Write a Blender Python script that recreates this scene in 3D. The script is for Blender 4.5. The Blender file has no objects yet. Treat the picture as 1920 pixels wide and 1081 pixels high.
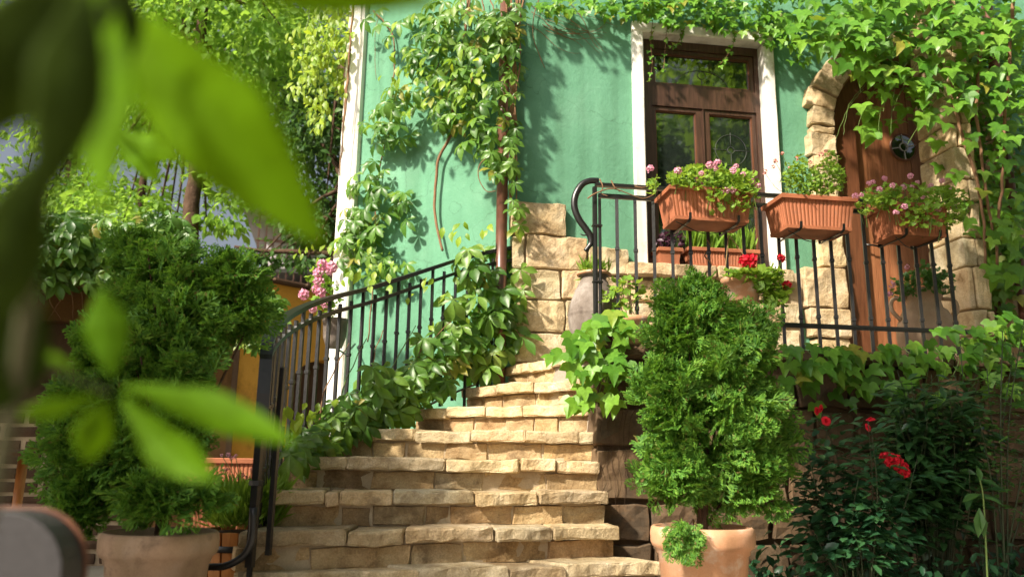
import bpy, math, random
import numpy as np
from math import sin, cos, tan, atan, pi, radians, sqrt
from mathutils import Vector, Matrix, noise

SC = bpy.context.scene
COL = SC.collection

# ------------------------------------------------------------------ camera
FPX, EYE = 1500.0, 0.70                 # focal length in pixels of a 1920 px wide frame, eye height
PITCH, ROLL = atan((866 - 540.5) / FPX), radians(0.8)
cF = np.array([0, cos(PITCH), sin(PITCH)])
_u0 = np.array([0, -sin(PITCH), cos(PITCH)]); _r0 = np.array([1.0, 0, 0])
cR = cos(ROLL) * _r0 + sin(ROLL) * _u0
cU = -sin(ROLL) * _r0 + cos(ROLL) * _u0
cC = np.array([0, 0, EYE])
cam = bpy.data.cameras.new('camera')
cam.sensor_width = 36.0
cam.lens = 36.0 * FPX / 1920
cam.clip_start = 0.02
cam.clip_end = 500
cam.dof.use_dof = True
cam.dof.focus_distance = 4.7
cam.dof.aperture_fstop = 2.1
camo = bpy.data.objects.new('camera', cam)
COL.objects.link(camo)
camo.matrix_world = Matrix(((cR[0], cU[0], -cF[0], cC[0]), (cR[1], cU[1], -cF[1], cC[1]), (cR[2], cU[2], -cF[2], cC[2]), (0, 0, 0, 1)))
SC.camera = camo

# ------------------------------------------------------------------ sky, sun, exposure
SUN = np.array([-0.55, -0.55, 0.63]); SUN = SUN / np.linalg.norm(SUN)      # towards the sun
sun_el = math.asin(SUN[2]); sun_az = math.atan2(SUN[0], SUN[1])
world = bpy.data.worlds.new('World'); SC.world = world; world.use_nodes = True
wn = world.node_tree.nodes; wl = world.node_tree.links
sky = wn.new('ShaderNodeTexSky'); sky.sky_type = 'NISHITA'; sky.sun_disc = False
sky.sun_elevation = sun_el; sky.sun_rotation = sun_az
sky.air_density = 1.0; sky.dust_density = 6.0; sky.ozone_density = 1.0
bw_ = wn.new('ShaderNodeRGBToBW'); wl.new(sky.outputs[0], bw_.inputs[0])      # thin high cloud: the blue is half washed out
wm_ = wn.new('ShaderNodeMix'); wm_.data_type = 'RGBA'; wm_.inputs['Factor'].default_value = 0.55
wl.new(sky.outputs[0], wm_.inputs['A']); wl.new(bw_.outputs[0], wm_.inputs['B'])
wl.new(wm_.outputs['Result'], wn['Background'].inputs[0]); wn['Background'].inputs[1].default_value = 0.085
sd = bpy.data.lights.new('sun', 'SUN'); sd.energy = 5.0; sd.angle = radians(3.0); sd.color = (1.0, 0.90, 0.74)
so = bpy.data.objects.new('sun', sd); COL.objects.link(so)
so.rotation_euler = Vector(-SUN).to_track_quat('-Z', 'Y').to_euler()
SC.view_settings.view_transform = 'Standard'; SC.view_settings.look = 'None'
SC.view_settings.exposure = 0.95; SC.view_settings.gamma = 1.0
cy = SC.cycles
cy.max_bounces = 7; cy.diffuse_bounces = 4; cy.glossy_bounces = 3; cy.transmission_bounces = 5; cy.transparent_max_bounces = 6
cy.use_adaptive_sampling = True; cy.adaptive_threshold = 0.02; cy.caustics_reflective = False; cy.caustics_refractive = False
cy.sample_clamp_indirect = 6.0

# ------------------------------------------------------------------ where things stand
def ray(x, y): return cF + (x - 960) / FPX * cR - (y - 540.5) / FPX * cU
def atY(x, y, Y):
    d = ray(x, y); return cC + d * (Y / d[1])
def atZ(x, y, z):
    d = ray(x, y); return cC + d * ((z - EYE) / d[2])
class Frame:
    """a vertical wall plane: u along it, d out of it towards the garden, z up"""
    def __init__(s, x, y, deg):
        a = radians(deg); s.o = np.array([x, y, 0.0]); s.u = np.array([cos(a), sin(a), 0]); s.n = np.array([sin(a), -cos(a), 0]); s.a = a
    def w(s, u, d, z): return s.o + s.u * u + s.n * d + np.array([0, 0, z])
    def px(s, x, y, d=0.0):
        r = ray(x, y); t = ((s.o + s.n * d - cC) @ s.n) / (r @ s.n); P = cC + r * t
        return (P - s.o) @ s.u, P[2]
    def at(s, x, y, d=0.0): return s.w(s.px(x, y, d)[0], d, s.px(x, y, d)[1])
HF = Frame(0.02, 5.90, 8.0)              # house front with the window and the door
BF = Frame(0.48, 4.62, 8.0)              # terrace front with the balcony railing
WF = Frame(-1.34, 6.60, -27.2)           # the bent left wall of the house, ends at the corner of HF
WLEN = float(np.linalg.norm(np.array([0.02, 5.90]) - np.array([-1.34, 6.60])))
RND = random.Random(7)
NR = np.random.default_rng(11)

# ------------------------------------------------------------------ object helpers
ORG = {}
def link(o, parent=None):
    COL.objects.link(o)
    if parent is not None: o.parent = parent
def tag(o, label=None, cat=None, group=None, kind=None):
    if label: o['label'] = label
    if cat: o['category'] = cat
    if group: o['group'] = group
    if kind: o['kind'] = kind
    return o
def empty(name, loc, label=None, cat=None, group=None):
    o = bpy.data.objects.new(name, None); o.empty_display_size = 0.1; o.location = tuple(loc); link(o)
    ORG[o.name] = np.array(loc, float)
    return tag(o, label, cat, group)
def org(p): return ORG.get(p.name, np.zeros(3)) if p is not None else np.zeros(3)
def mesh_obj(name, V, F, mat, parent=None, smooth=False):
    V = np.asarray(V, float).reshape(-1, 3) - org(parent)
    me = bpy.data.meshes.new(name); me.from_pydata([tuple(v) for v in V], [], [tuple(int(i) for i in f) for f in F])
    me.materials.append(mat)
    if smooth: me.polygons.foreach_set('use_smooth', [True] * len(me.polygons))
    o = bpy.data.objects.new(name, me); link(o, parent); ORG[o.name] = org(parent)
    return o
def fast_mesh(name, V, T, mat, parent=None, smooth=True):
    V = np.asarray(V, np.float32).reshape(-1, 3) - org(parent).astype(np.float32)
    T = np.asarray(T, np.int32).reshape(-1, 3)
    me = bpy.data.meshes.new(name)
    me.vertices.add(len(V)); me.vertices.foreach_set('co', V.ravel())
    me.loops.add(T.size); me.loops.foreach_set('vertex_index', T.ravel())
    me.polygons.add(len(T)); me.polygons.foreach_set('loop_start', np.arange(0, T.size, 3, dtype=np.int32))
    try: me.polygons.foreach_set('loop_total', np.full(len(T), 3, np.int32))
    except Exception: pass
    me.update(calc_edges=True)
    if smooth: me.polygons.foreach_set('use_smooth', np.ones(len(T), bool))
    me.materials.append(mat)
    o = bpy.data.objects.new(name, me); link(o, parent); ORG[o.name] = org(parent)
    return o
class MB:
    def __init__(s): s.V = []; s.F = []
    def add(s, V, F):
        k = len(s.V); s.V += [np.asarray(v, float) for v in V]; s.F += [tuple(i + k for i in f) for f in F]; return s
    def build(s, name, mat, parent=None, smooth=False): return mesh_obj(name, s.V, s.F, mat, parent, smooth)
QUADS = [(0, 3, 2, 1), (4, 5, 6, 7), (0, 1, 5, 4), (1, 2, 6, 5), (2, 3, 7, 6), (3, 0, 4, 7)]
def box8(fr, u0, u1, d0, d1, z0, z1):
    return [fr.w(u0, d1, z0), fr.w(u1, d1, z0), fr.w(u1, d0, z0), fr.w(u0, d0, z0), fr.w(u0, d1, z1), fr.w(u1, d1, z1), fr.w(u1, d0, z1), fr.w(u0, d0, z1)]
def fbox(name, fr, u0, u1, d0, d1, z0, z1, mat, parent=None, bev=0.0):
    if bev > 0:
        V, F = rock(box8(fr, u0, u1, d0, d1, z0, z1), (2, 2, 2), 0, 0, bev); return mesh_obj(name, V, F, mat, parent)
    return mesh_obj(name, box8(fr, u0, u1, d0, d1, z0, z1), QUADS, mat, parent)
def rock(c8, n=(6, 3, 3), amp=0.01, seed=0, rnd=0.012, freq=7.0, front=1.0):
    """a hewn block between eight corners (0-3 bottom, 4-7 top; 0,1 the face): rounded arrises, uneven faces"""
    c = [np.asarray(p, float) for p in c8]
    def P(a, b, g):
        bot = (c[0] * (1 - a) + c[1] * a) * (1 - b) + (c[3] * (1 - a) + c[2] * a) * b
        top = (c[4] * (1 - a) + c[5] * a) * (1 - b) + (c[7] * (1 - a) + c[6] * a) * b
        return bot * (1 - g) + top * g
    L = [np.linalg.norm(c[1] - c[0]), np.linalg.norm(c[3] - c[0]), np.linalg.norm(c[4] - c[0])]
    idx = {}; V = []; F = []
    def st(i, m, ln):
        if rnd <= 0 or m < 2: return i / m
        e = min(0.25, rnd / max(ln, 1e-6))
        if m == 2: return (0, .5, 1)[i]
        return 0 if i == 0 else 1 if i == m else e + (1 - 2 * e) * (i - 1) / (m - 2)
    ctr = P(.5, .5, .5)
    def vid(i, j, k):
        if (i, j, k) in idx: return idx[(i, j, k)]
        ab = (st(i, n[0], L[0]), st(j, n[1], L[1]), st(k, n[2], L[2])); p = P(*ab)
        ext = [q in (0, m) for q, m in zip((i, j, k), n)]
        if rnd > 0 and sum(ext) >= 2:
            q = list(ab); f = 0.55 if sum(ext) == 2 else 0.75
            for ax in range(3):
                if ext[ax]:
                    e = min(.3, rnd * f / max(L[ax], 1e-6)); q[ax] = e if q[ax] < .5 else 1 - e
            p = P(*q)
        if amp > 0:
            s = Vector((p[0] * freq + seed * 3.1, p[1] * freq - seed * 1.7, p[2] * freq + seed))
            nv = noise.noise_vector(s) + 0.5 * noise.noise_vector(s * 2.3)
            k2 = front if j == 0 else 0.55
            p = p + np.array(nv) * amp * k2
        V.append(p); idx[(i, j, k)] = len(V) - 1; return len(V) - 1
    nx, ny, nz = n
    for i in range(nx):
        for k in range(nz):
            F.append((vid(i, 0, k), vid(i + 1, 0, k), vid(i + 1, 0, k + 1), vid(i, 0, k + 1)))
            F.append((vid(i, ny, k), vid(i, ny, k + 1), vid(i + 1, ny, k + 1), vid(i + 1, ny, k)))
    for i in range(nx):
        for j in range(ny):
            F.append((vid(i, j, nz), vid(i + 1, j, nz), vid(i + 1, j + 1, nz), vid(i, j + 1, nz)))
            F.append((vid(i, j, 0), vid(i, j + 1, 0), vid(i + 1, j + 1, 0), vid(i + 1, j, 0)))
    for j in range(ny):
        for k in range(nz):
            F.append((vid(0, j, k), vid(0, j, k + 1), vid(0, j + 1, k + 1), vid(0, j + 1, k)))
            F.append((vid(nx, j, k), vid(nx, j + 1, k), vid(nx, j + 1, k + 1), vid(nx, j, k + 1)))
    return V, F
SEED = [0]
def stone(name, c8, mat, parent, n=(6, 3, 3), amp=0.012, rnd=0.014, freq=8.0, front=1.0):
    SEED[0] += 1
    V, F = rock(c8, n, amp, SEED[0] * 1.37, rnd, freq, front)
    return mesh_obj(name, V, F, mat, parent)
def prism(fr, loops, d0, d1):
    """polygon (first loop) with holes in the u,z plane of a frame, pushed from d0 to d1"""
    from mathutils.geometry import tessellate_polygon
    tri = tessellate_polygon([[Vector((u, z, 0)) for u, z in lp] for lp in loops])
    flat = [p for lp in loops for p in lp]; N = len(flat)
    V = [fr.w(u, d1, z) for u, z in flat] + [fr.w(u, d0, z) for u, z in flat]
    F = []
    for t in tri:
        a, b, c = (flat[i] for i in t)
        ccw = (b[0] - a[0]) * (c[1] - a[1]) - (b[1] - a[1]) * (c[0] - a[0]) > 0
        t = tuple(t) if ccw else (t[0], t[2], t[1])
        F.append(t); F.append((t[2] + N, t[1] + N, t[0] + N))
    k = 0
    for li, lp in enumerate(loops):
        m = len(lp)
        ar = sum(lp[i][0] * lp[(i + 1) % m][1] - lp[(i + 1) % m][0] * lp[i][1] for i in range(m))
        for i in range(m):
            a, b = k + i, k + (i + 1) % m
            q = (a, a + N, b + N, b)
            F.append(q if (ar > 0) == (li == 0) else q[::-1])
        k += m
    return V, F
def resample(P, n):
    P = np.asarray(P, float); m = len(P)
    Q = np.vstack([2 * P[0] - P[1], P, 2 * P[-1] - P[-2]]); out = []
    for s in np.linspace(0, m - 1 - 1e-9, n):
        i = int(s); t = s - i; a, b, c, d = Q[i], Q[i + 1], Q[i + 2], Q[i + 3]
        out.append(0.5 * ((2 * b) + (c - a) * t + (2 * a - 5 * b + 4 * c - d) * t * t + (3 * b - a - 3 * c + d) * t ** 3))
    return np.array(out)
def tube(P, r, ns=6, flat=1.0):
    P = np.asarray(P, float); m = len(P); r = np.broadcast_to(np.asarray(r, float), (m,))
    V = []; F = []; T = np.gradient(P, axis=0); ref = np.array([0.31, 0.2, 0.93])
    for i in range(m):
        t = T[i] / (np.linalg.norm(T[i]) + 1e-12)
        if abs(t @ ref) > 0.95: ref = np.array([0.9, 0.3, 0.1])
        a = np.cross(t, ref); a /= np.linalg.norm(a); b = np.cross(a, t); ref = b
        for k in range(ns):
            q = 2 * pi * k / ns; V.append(P[i] + r[i] * (a * cos(q) + b * flat * sin(q)))
    for i in range(m - 1):
        for k in range(ns):
            k2 = (k + 1) % ns; F.append((i * ns + k, i * ns + k2, (i + 1) * ns + k2, (i + 1) * ns + k))
    F.append(tuple(range(ns))[::-1]); F.append(tuple((m - 1) * ns + k for k in range(ns)))
    return V, F
def sweep(P, w, h, side=None):
    """rectangular bar along a path, w across (horizontal), h thick"""
    P = np.asarray(P, float); T = np.gradient(P, axis=0); V = []; F = []; s = None
    for i in range(len(P)):
        t = T[i] / np.linalg.norm(T[i]); hor = np.array([t[0], t[1], 0])
        if side is not None: s = side
        elif np.linalg.norm(hor) > 0.12 or s is None:
            hor /= np.linalg.norm(hor); s = np.array([hor[1], -hor[0], 0])
        up = np.cross(s, t); up /= np.linalg.norm(up)
        for a, b in ((-1, -1), (1, -1), (1, 1), (-1, 1)): V.append(P[i] + s * a * w / 2 + up * b * h / 2)
    for i in range(len(P) - 1):
        for k in range(4):
            k2 = (k + 1) % 4; F.append((i * 4 + k, (i + 1) * 4 + k, (i + 1) * 4 + k2, i * 4 + k2))
    n = len(P) - 1; F.append((0, 1, 2, 3)); F.append((n * 4 + 3, n * 4 + 2, n * 4 + 1, n * 4))
    return V, F
def lathe(prof, c, ns=36, wob=0.0):
    V = []; F = []; m = len(prof)
    for r, z in prof:
        for k in range(ns):
            a = 2 * pi * k / ns; q = 1 + wob * sin(3 * a + z * 9); V.append((c[0] + r * q * cos(a), c[1] + r * q * sin(a), c[2] + z))
    for i in range(m - 1):
        for k in range(ns):
            k2 = (k + 1) % ns; F.append((i * ns + k, i * ns + k2, (i + 1) * ns + k2, (i + 1) * ns + k))
    return V, F

# ------------------------------------------------------------------ materials
MATS = {}
def nmat(name):
    m = bpy.data.materials.new(name); m.use_nodes = True; nt = m.node_tree; MATS[name] = m
    return m, nt, nt.nodes, nt.links, nt.nodes['Principled BSDF']
def ramp(nt, fac, stops):
    r = nt.nodes.new('ShaderNodeValToRGB'); e = r.color_ramp.elements
    while len(e) < len(stops): e.new(0.5)
    for k, (p, c) in enumerate(stops): e[k].position = p; e[k].color = (*c, 1)
    nt.links.new(fac, r.inputs[0]); return r.outputs[0]
def tex(nt, kind, scale, coord, **kw):
    n = nt.nodes.new(kind); n.inputs['Scale'].default_value = scale
    for k, v in kw.items(): n.inputs[k].default_value = v
    nt.links.new(coord, n.inputs['Vector']); return n
def mix(nt, a, b, fac, mode='MIX'):
    m = nt.nodes.new('ShaderNodeMix'); m.data_type = 'RGBA'; m.blend_type = mode
    for s, v in ((m.inputs['Factor'], fac), (m.inputs['A'], a), (m.inputs['B'], b)):
        if hasattr(v, 'node'): nt.links.new(v, s)
        else: s.default_value = v if isinstance(v, (int, float)) else (*v, 1)
    return m.outputs['Result']
def bump(nt, h, strength, dist, prev=None):
    b = nt.nodes.new('ShaderNodeBump'); b.inputs['Strength'].default_value = strength; b.inputs['Distance'].default_value = dist
    nt.links.new(h, b.inputs['Height'])
    if prev is not None: nt.links.new(prev, b.inputs['Normal'])
    return b.outputs['Normal']
def wcoord(nt):
    g = nt.nodes.new('ShaderNodeNewGeometry'); return g.outputs['Position']
def rough_mat(name, cols, scale=6.0, rough=0.85, b1=(40, .5, .004), b2=(9, .4, .01), obj_var=0.0, spec=0.3, stain=None, fine=0.25, streak=0.0, crack=0.0):
    """mineral or painted surface: mottled colour, two scales of relief, a tint per object"""
    m, nt, N, L, P = nmat(name); co = wcoord(nt)
    n1 = tex(nt, 'ShaderNodeTexNoise', scale, co, Detail=8.0, Roughness=0.65)
    k = len(cols); c = ramp(nt, n1.outputs['Fac'], [(0.28 + 0.44 * i / max(1, k - 1), cols[i]) for i in range(k)])
    nf = tex(nt, 'ShaderNodeTexNoise', b1[0] * 1.7, co, Detail=5.0)
    c = mix(nt, c, ramp(nt, nf.outputs['Fac'], [(0.3, (0.35,) * 3), (0.7, (1.0,) * 3)]), fine, 'MULTIPLY')
    if obj_var > 0:
        oi = N.new('ShaderNodeObjectInfo')
        t = ramp(nt, oi.outputs['Random'], [(0.0, (0.62, 0.55, 0.50)), (0.3, (1.0, 0.92, 0.80)), (0.55, (0.85, 0.86, 0.86)), (0.8, (1.0, 0.86, 0.78)), (1.0, (1.15, 1.08, 0.95))])
        c = mix(nt, c, t, obj_var, 'MULTIPLY')
    if stain:
        ns = tex(nt, 'ShaderNodeTexNoise', stain[0], co, Detail=6.0, Roughness=0.7)
        f = ramp(nt, ns.outputs['Fac'], [(stain[2], (0, 0, 0)), (stain[2] + 0.12, (1, 1, 1))])
        f2 = N.new('ShaderNodeMath'); f2.operation = 'MULTIPLY'; L.new(f, f2.inputs[0]); f2.inputs[1].default_value = stain[3]
        c = mix(nt, c, stain[1], f2.outputs[0])
    if streak > 0:                                # rain streaks and grime running down the face
        mp = N.new('ShaderNodeMapping'); mp.inputs['Scale'].default_value = (7, 7, .55); L.new(co, mp.inputs['Vector'])
        sn = N.new('ShaderNodeTexNoise'); sn.inputs['Scale'].default_value = 1.0; sn.inputs['Detail'].default_value = 7; L.new(mp.outputs[0], sn.inputs['Vector'])
        c = mix(nt, c, ramp(nt, sn.outputs['Fac'], [(0.34, (0.55, 0.56, 0.50)), (0.52, (1, 1, 1)), (0.70, (1.16, 1.13, 1.12))]), streak, 'MULTIPLY')
        ln = tex(nt, 'ShaderNodeTexNoise', 0.9, co, Detail=3.0)
        c = mix(nt, c, ramp(nt, ln.outputs['Fac'], [(0.35, (0.80, 0.82, 0.80)), (0.65, (1.12, 1.10, 1.12))]), streak, 'MULTIPLY')
    if crack > 0:
        dn = tex(nt, 'ShaderNodeTexNoise', 4.0, co, Detail=5.0); va = N.new('ShaderNodeVectorMath'); va.operation = 'MULTIPLY_ADD'
        L.new(dn.outputs['Color'], va.inputs[0]); va.inputs[1].default_value = (.5, .5, .5); L.new(co, va.inputs[2])
        vo = N.new('ShaderNodeTexVoronoi'); vo.feature = 'DISTANCE_TO_EDGE'; vo.inputs['Scale'].default_value = 1.1; L.new(va.outputs[0], vo.inputs['Vector'])
        c = mix(nt, c, ramp(nt, vo.outputs['Distance'], [(0.0, (0.45, 0.42, 0.38)), (0.006, (1, 1, 1))]), crack, 'MULTIPLY')
    L.new(c, P.inputs['Base Color'])
    P.inputs['Roughness'].default_value = rough; P.inputs['Specular IOR Level'].default_value = spec
    nb = bump(nt, tex(nt, 'ShaderNodeTexNoise', b2[0], co, Detail=6.0).outputs['Fac'], b2[1], b2[2])
    nb = bump(nt, tex(nt, 'ShaderNodeTexNoise', b1[0], co, Detail=6.0, Roughness=0.7).outputs['Fac'], b1[1], b1[2], nb)
    L.new(nb, P.inputs['Normal'])
    return m
def leaf_mat(name, stops, trans, tfac=0.38, rough=0.42, spec=0.4, odd=None):
    m, nt, N, L, P = nmat(name)
    oi = N.new('ShaderNodeObjectInfo'); g = N.new('ShaderNodeNewGeometry')
    a = N.new('ShaderNodeMath'); a.operation = 'ADD'; L.new(oi.outputs['Random'], a.inputs[0]); L.new(g.outputs['Random Per Island'], a.inputs[1])
    f = N.new('ShaderNodeMath'); f.operation = 'FRACT'; L.new(a.outputs[0], f.inputs[0])
    k = len(stops); c = ramp(nt, f.outputs[0], [(i / max(1, k - 1) * (.955 if odd else 1), stops[i]) for i in range(k)] + ([(.985, odd)] if odd else []))
    n1 = tex(nt, 'ShaderNodeTexNoise', 55.0, g.outputs['Position'], Detail=3.0)
    c = mix(nt, c, ramp(nt, n1.outputs['Fac'], [(0.3, (0.72,) * 3), (0.7, (1.12,) * 3)]), 0.8, 'MULTIPLY')
    L.new(c, P.inputs['Base Color']); P.inputs['Roughness'].default_value = rough; P.inputs['Specular IOR Level'].default_value = spec
    t = N.new('ShaderNodeBsdfTranslucent'); L.new(mix(nt, c, trans, 0.75), t.inputs['Color'])
    ms = N.new('ShaderNodeMixShader'); ms.inputs[0].default_value = tfac
    L.new(P.outputs[0], ms.inputs[1]); L.new(t.outputs[0], ms.inputs[2]); L.new(ms.outputs[0], N['Material Output'].inputs['Surface'])
    return m
def plain_mat(name, col, rough=0.5, metal=0.0, spec=0.5, nscale=30, nvar=0.25, bmp=0.0, coat=0.0):
    m, nt, N, L, P = nmat(name); co = wcoord(nt)
    n1 = tex(nt, 'ShaderNodeTexNoise', nscale, co, Detail=6.0)
    c = mix(nt, col, ramp(nt, n1.outputs['Fac'], [(0.3, (1 - nvar,) * 3), (0.7, (1 + nvar * .4,) * 3)]), 1.0, 'MULTIPLY')
    L.new(c, P.inputs['Base Color']); P.inputs['Roughness'].default_value = rough; P.inputs['Metallic'].default_value = metal
    P.inputs['Specular IOR Level'].default_value = spec; P.inputs['Coat Weight'].default_value = coat
    if bmp: L.new(bump(nt, n1.outputs['Fac'], bmp, 0.003), P.inputs['Normal'])
    return m
def wood_mat(name, c1, c2, scale=(60, 60, 4), rough=0.5):
    m, nt, N, L, P = nmat(name); co = wcoord(nt)
    mp = N.new('ShaderNodeMapping'); mp.inputs['Scale'].default_value = scale; L.new(co, mp.inputs['Vector'])
    oi = N.new('ShaderNodeObjectInfo'); va = N.new('ShaderNodeVectorMath'); va.operation = 'ADD'
    mu = N.new('ShaderNodeMath'); mu.operation = 'MULTIPLY'; mu.inputs[1].default_value = 50; L.new(oi.outputs['Random'], mu.inputs[0])
    L.new(mp.outputs[0], va.inputs[0]); L.new(mu.outputs[0], va.inputs[1])
    n1 = N.new('ShaderNodeTexNoise'); n1.inputs['Scale'].default_value = 1.0; n1.inputs['Detail'].default_value = 6; n1.inputs['Distortion'].default_value = 0.6
    L.new(va.outputs[0], n1.inputs['Vector'])
    c = ramp(nt, n1.outputs['Fac'], [(0.3, c1), (0.65, c2)])
    c = mix(nt, c, ramp(nt, oi.outputs['Random'], [(0, (0.75,) * 3), (1, (1.1,) * 3)]), 1.0, 'MULTIPLY')
    L.new(c, P.inputs['Base Color']); P.inputs['Roughness'].default_value = rough
    L.new(bump(nt, n1.outputs['Fac'], 0.3, 0.002), P.inputs['Normal'])
    return m
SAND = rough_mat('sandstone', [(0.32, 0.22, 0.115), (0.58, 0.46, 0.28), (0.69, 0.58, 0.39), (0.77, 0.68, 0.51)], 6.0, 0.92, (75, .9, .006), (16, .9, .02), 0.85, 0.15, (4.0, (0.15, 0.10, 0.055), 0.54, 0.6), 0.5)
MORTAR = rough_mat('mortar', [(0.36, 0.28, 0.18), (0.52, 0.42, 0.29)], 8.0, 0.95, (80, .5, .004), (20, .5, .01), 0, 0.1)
RISER = rough_mat('riser_sandstone', [(0.22, 0.145, 0.07), (0.44, 0.32, 0.18), (0.55, 0.43, 0.26), (0.64, 0.53, 0.35)], 6.0, 0.92, (75, .9, .006), (16, .9, .02), 0.9, 0.15, (4.0, (0.12, 0.08, 0.045), 0.52, 0.65), 0.5)  # darker, browner version of the tread sandstone
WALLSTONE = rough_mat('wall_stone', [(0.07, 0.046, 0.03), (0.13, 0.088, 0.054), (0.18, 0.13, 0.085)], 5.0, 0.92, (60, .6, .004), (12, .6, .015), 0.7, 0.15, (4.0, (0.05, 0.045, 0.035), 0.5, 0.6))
PLASTER = rough_mat('green_plaster', [(0.095, 0.245, 0.15), (0.12, 0.295, 0.187), (0.16, 0.34, 0.228)], 1.6, 0.88, (90, .6, .004), (26, .5, .008), 0, 0.25, (13.0, (0.04, 0.10, 0.06), 0.69, 0.8), 0.15, 0.42, 0.5)
WHITE = rough_mat('white_paint', [(0.74, 0.70, 0.64), (0.86, 0.84, 0.80)], 4.0, 0.7, (70, .3, .002), (20, .25, .004), 0, 0.3, (7.0, (0.42, 0.34, 0.24), 0.57, 0.65), 0.15, 0.6)
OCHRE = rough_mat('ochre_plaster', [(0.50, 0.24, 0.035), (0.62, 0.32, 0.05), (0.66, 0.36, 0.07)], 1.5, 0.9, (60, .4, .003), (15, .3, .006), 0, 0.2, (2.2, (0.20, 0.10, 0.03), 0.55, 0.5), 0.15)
BRICK = rough_mat('dark_brick', [(0.075, 0.05, 0.035), (0.13, 0.085, 0.055)], 6.0, 0.92, (60, .5, .003), (15, .5, .008), 0.6, 0.15)
PAVING = rough_mat('paving', [(0.30, 0.25, 0.2), (0.42, 0.37, 0.3)], 2.0, 0.9, (50, .5, .004), (8, .4, .01), 0, 0.2)
SOIL = rough_mat('soil', [(0.03, 0.02, 0.012), (0.07, 0.045, 0.03)], 20.0, 0.97, (90, .9, .01), (30, .9, .02), 0, 0.1)
TERRA = rough_mat('terracotta', [(0.52, 0.25, 0.125), (0.60, 0.32, 0.18), (0.66, 0.40, 0.26)], 5.0, 0.8, (120, .25, .001), (20, .15, .003), 0, 0.25, (6.0, (0.66, 0.56, 0.47), 0.52, 0.65), 0.25, 0.7)
TERRA_OLD = rough_mat('weathered_terracotta', [(0.30, 0.20, 0.13), (0.42, 0.29, 0.19), (0.46, 0.34, 0.25)], 5.0, 0.88, (110, .3, .001), (18, .2, .004), 0, 0.15, (4.0, (0.14, 0.10, 0.07), 0.52, 0.7), 0.2, 0.6)
BOXCLAY = rough_mat('terracotta_plastic', [(0.36, 0.125, 0.06), (0.46, 0.17, 0.085)], 4.0, 0.68, (150, .15, .001), (20, .12, .002), 0.35, 0.35, (9.0, (0.24, 0.11, 0.07), 0.58, 0.6), 0.2, 0.7)
URN = rough_mat('weathered_urn', [(0.11, 0.085, 0.07), (0.20, 0.165, 0.14), (0.32, 0.28, 0.25)], 9.0, 0.85, (90, .3, .002), (16, .3, .005), 0, 0.2)
URNCLAY = rough_mat('pale_clay', [(0.40, 0.26, 0.17), (0.52, 0.37, 0.26)], 7.0, 0.85, (90, .3, .002), (16, .3, .004), 0, 0.2)
IRON = plain_mat('black_iron', (0.012, 0.011, 0.011), 0.34, 0.0, 0.6, 40, 0.3, 0.35)
IRON2 = plain_mat('thin_wire', (0.02, 0.016, 0.014), 0.5)
COPPER = plain_mat('brown_pipe', (0.13, 0.055, 0.035), 0.35, 0.0, 0.5, 14, 0.35, 0.1)
WOODD = wood_mat('dark_window_wood', (0.028, 0.013, 0.008), (0.075, 0.036, 0.022), (70, 70, 6), 0.42)
WOODR = wood_mat('door_wood', (0.19, 0.068, 0.026), (0.33, 0.135, 0.058), (55, 55, 4), 0.5)
WOODF = wood_mat('door_frame_wood', (0.08, 0.028, 0.012), (0.15, 0.055, 0.024), (60, 60, 5), 0.45)
WOODO = wood_mat('orange_wood', (0.33, 0.115, 0.02), (0.48, 0.19, 0.045), (40, 40, 6), 0.45)
ROPE = plain_mat('rope', (0.32, 0.21, 0.10), 0.95, 0, 0.1, 200, 0.5, 0.6)
BARK = rough_mat('bark', [(0.055, 0.034, 0.022), (0.12, 0.075, 0.05)], 9.0, 0.95, (50, .7, .008), (14, .8, .03), 0, 0.1)
STEM = rough_mat('vine_stem', [(0.16, 0.085, 0.045), (0.28, 0.16, 0.09)], 20.0, 0.85, (90, .5, .002), (30, .4, .003), 0, 0.2)
GSTEM = plain_mat('green_stem', (0.11, 0.17, 0.035), 0.55)
FSTEM = plain_mat('foreground_stem', (0.045, 0.045, 0.014), 0.7)
m, nt, N, L, P = nmat('window_glass'); GLASS = m
P.inputs['Base Color'].default_value = (0.012, 0.016, 0.014, 1); P.inputs['Roughness'].default_value = 0.03; P.inputs['IOR'].default_value = 2.6
L.new(bump(nt, tex(nt, 'ShaderNodeTexNoise', 3.0, wcoord(nt)).outputs['Fac'], 0.12, 0.01), P.inputs['Normal'])
LEAD = plain_mat('lead', (0.05, 0.06, 0.045), 0.6, 0.0)
CREEP = leaf_mat('creeper_leaf', [(0.05, 0.135, 0.022), (0.08, 0.19, 0.03), (0.12, 0.25, 0.038), (0.18, 0.31, 0.05)], (0.32, 0.50, 0.03), 0.38, 0.38, 0.45, (0.30, 0.27, 0.05))
CREEPY = leaf_mat('young_creeper_leaf', [(0.16, 0.28, 0.025), (0.26, 0.40, 0.035), (0.36, 0.48, 0.05)], (0.55, 0.66, 0.04), 0.5)
OCHRE_SHADE = rough_mat('shade_darkened_ochre', [(0.10, 0.05, 0.016), (0.17, 0.085, 0.026)], 1.5, 0.9)  # darker copy of the ochre: the left wall's shade is put into its colour
DSTEM = plain_mat('dark_stem', (0.035, 0.05, 0.018), 0.6)
IVY = leaf_mat('ivy_leaf', [(0.05, 0.155, 0.015), (0.085, 0.23, 0.022), (0.13, 0.30, 0.028), (0.19, 0.36, 0.04)], (0.32, 0.52, 0.025), 0.32, 0.4, 0.4, (0.28, 0.27, 0.04))
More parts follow.
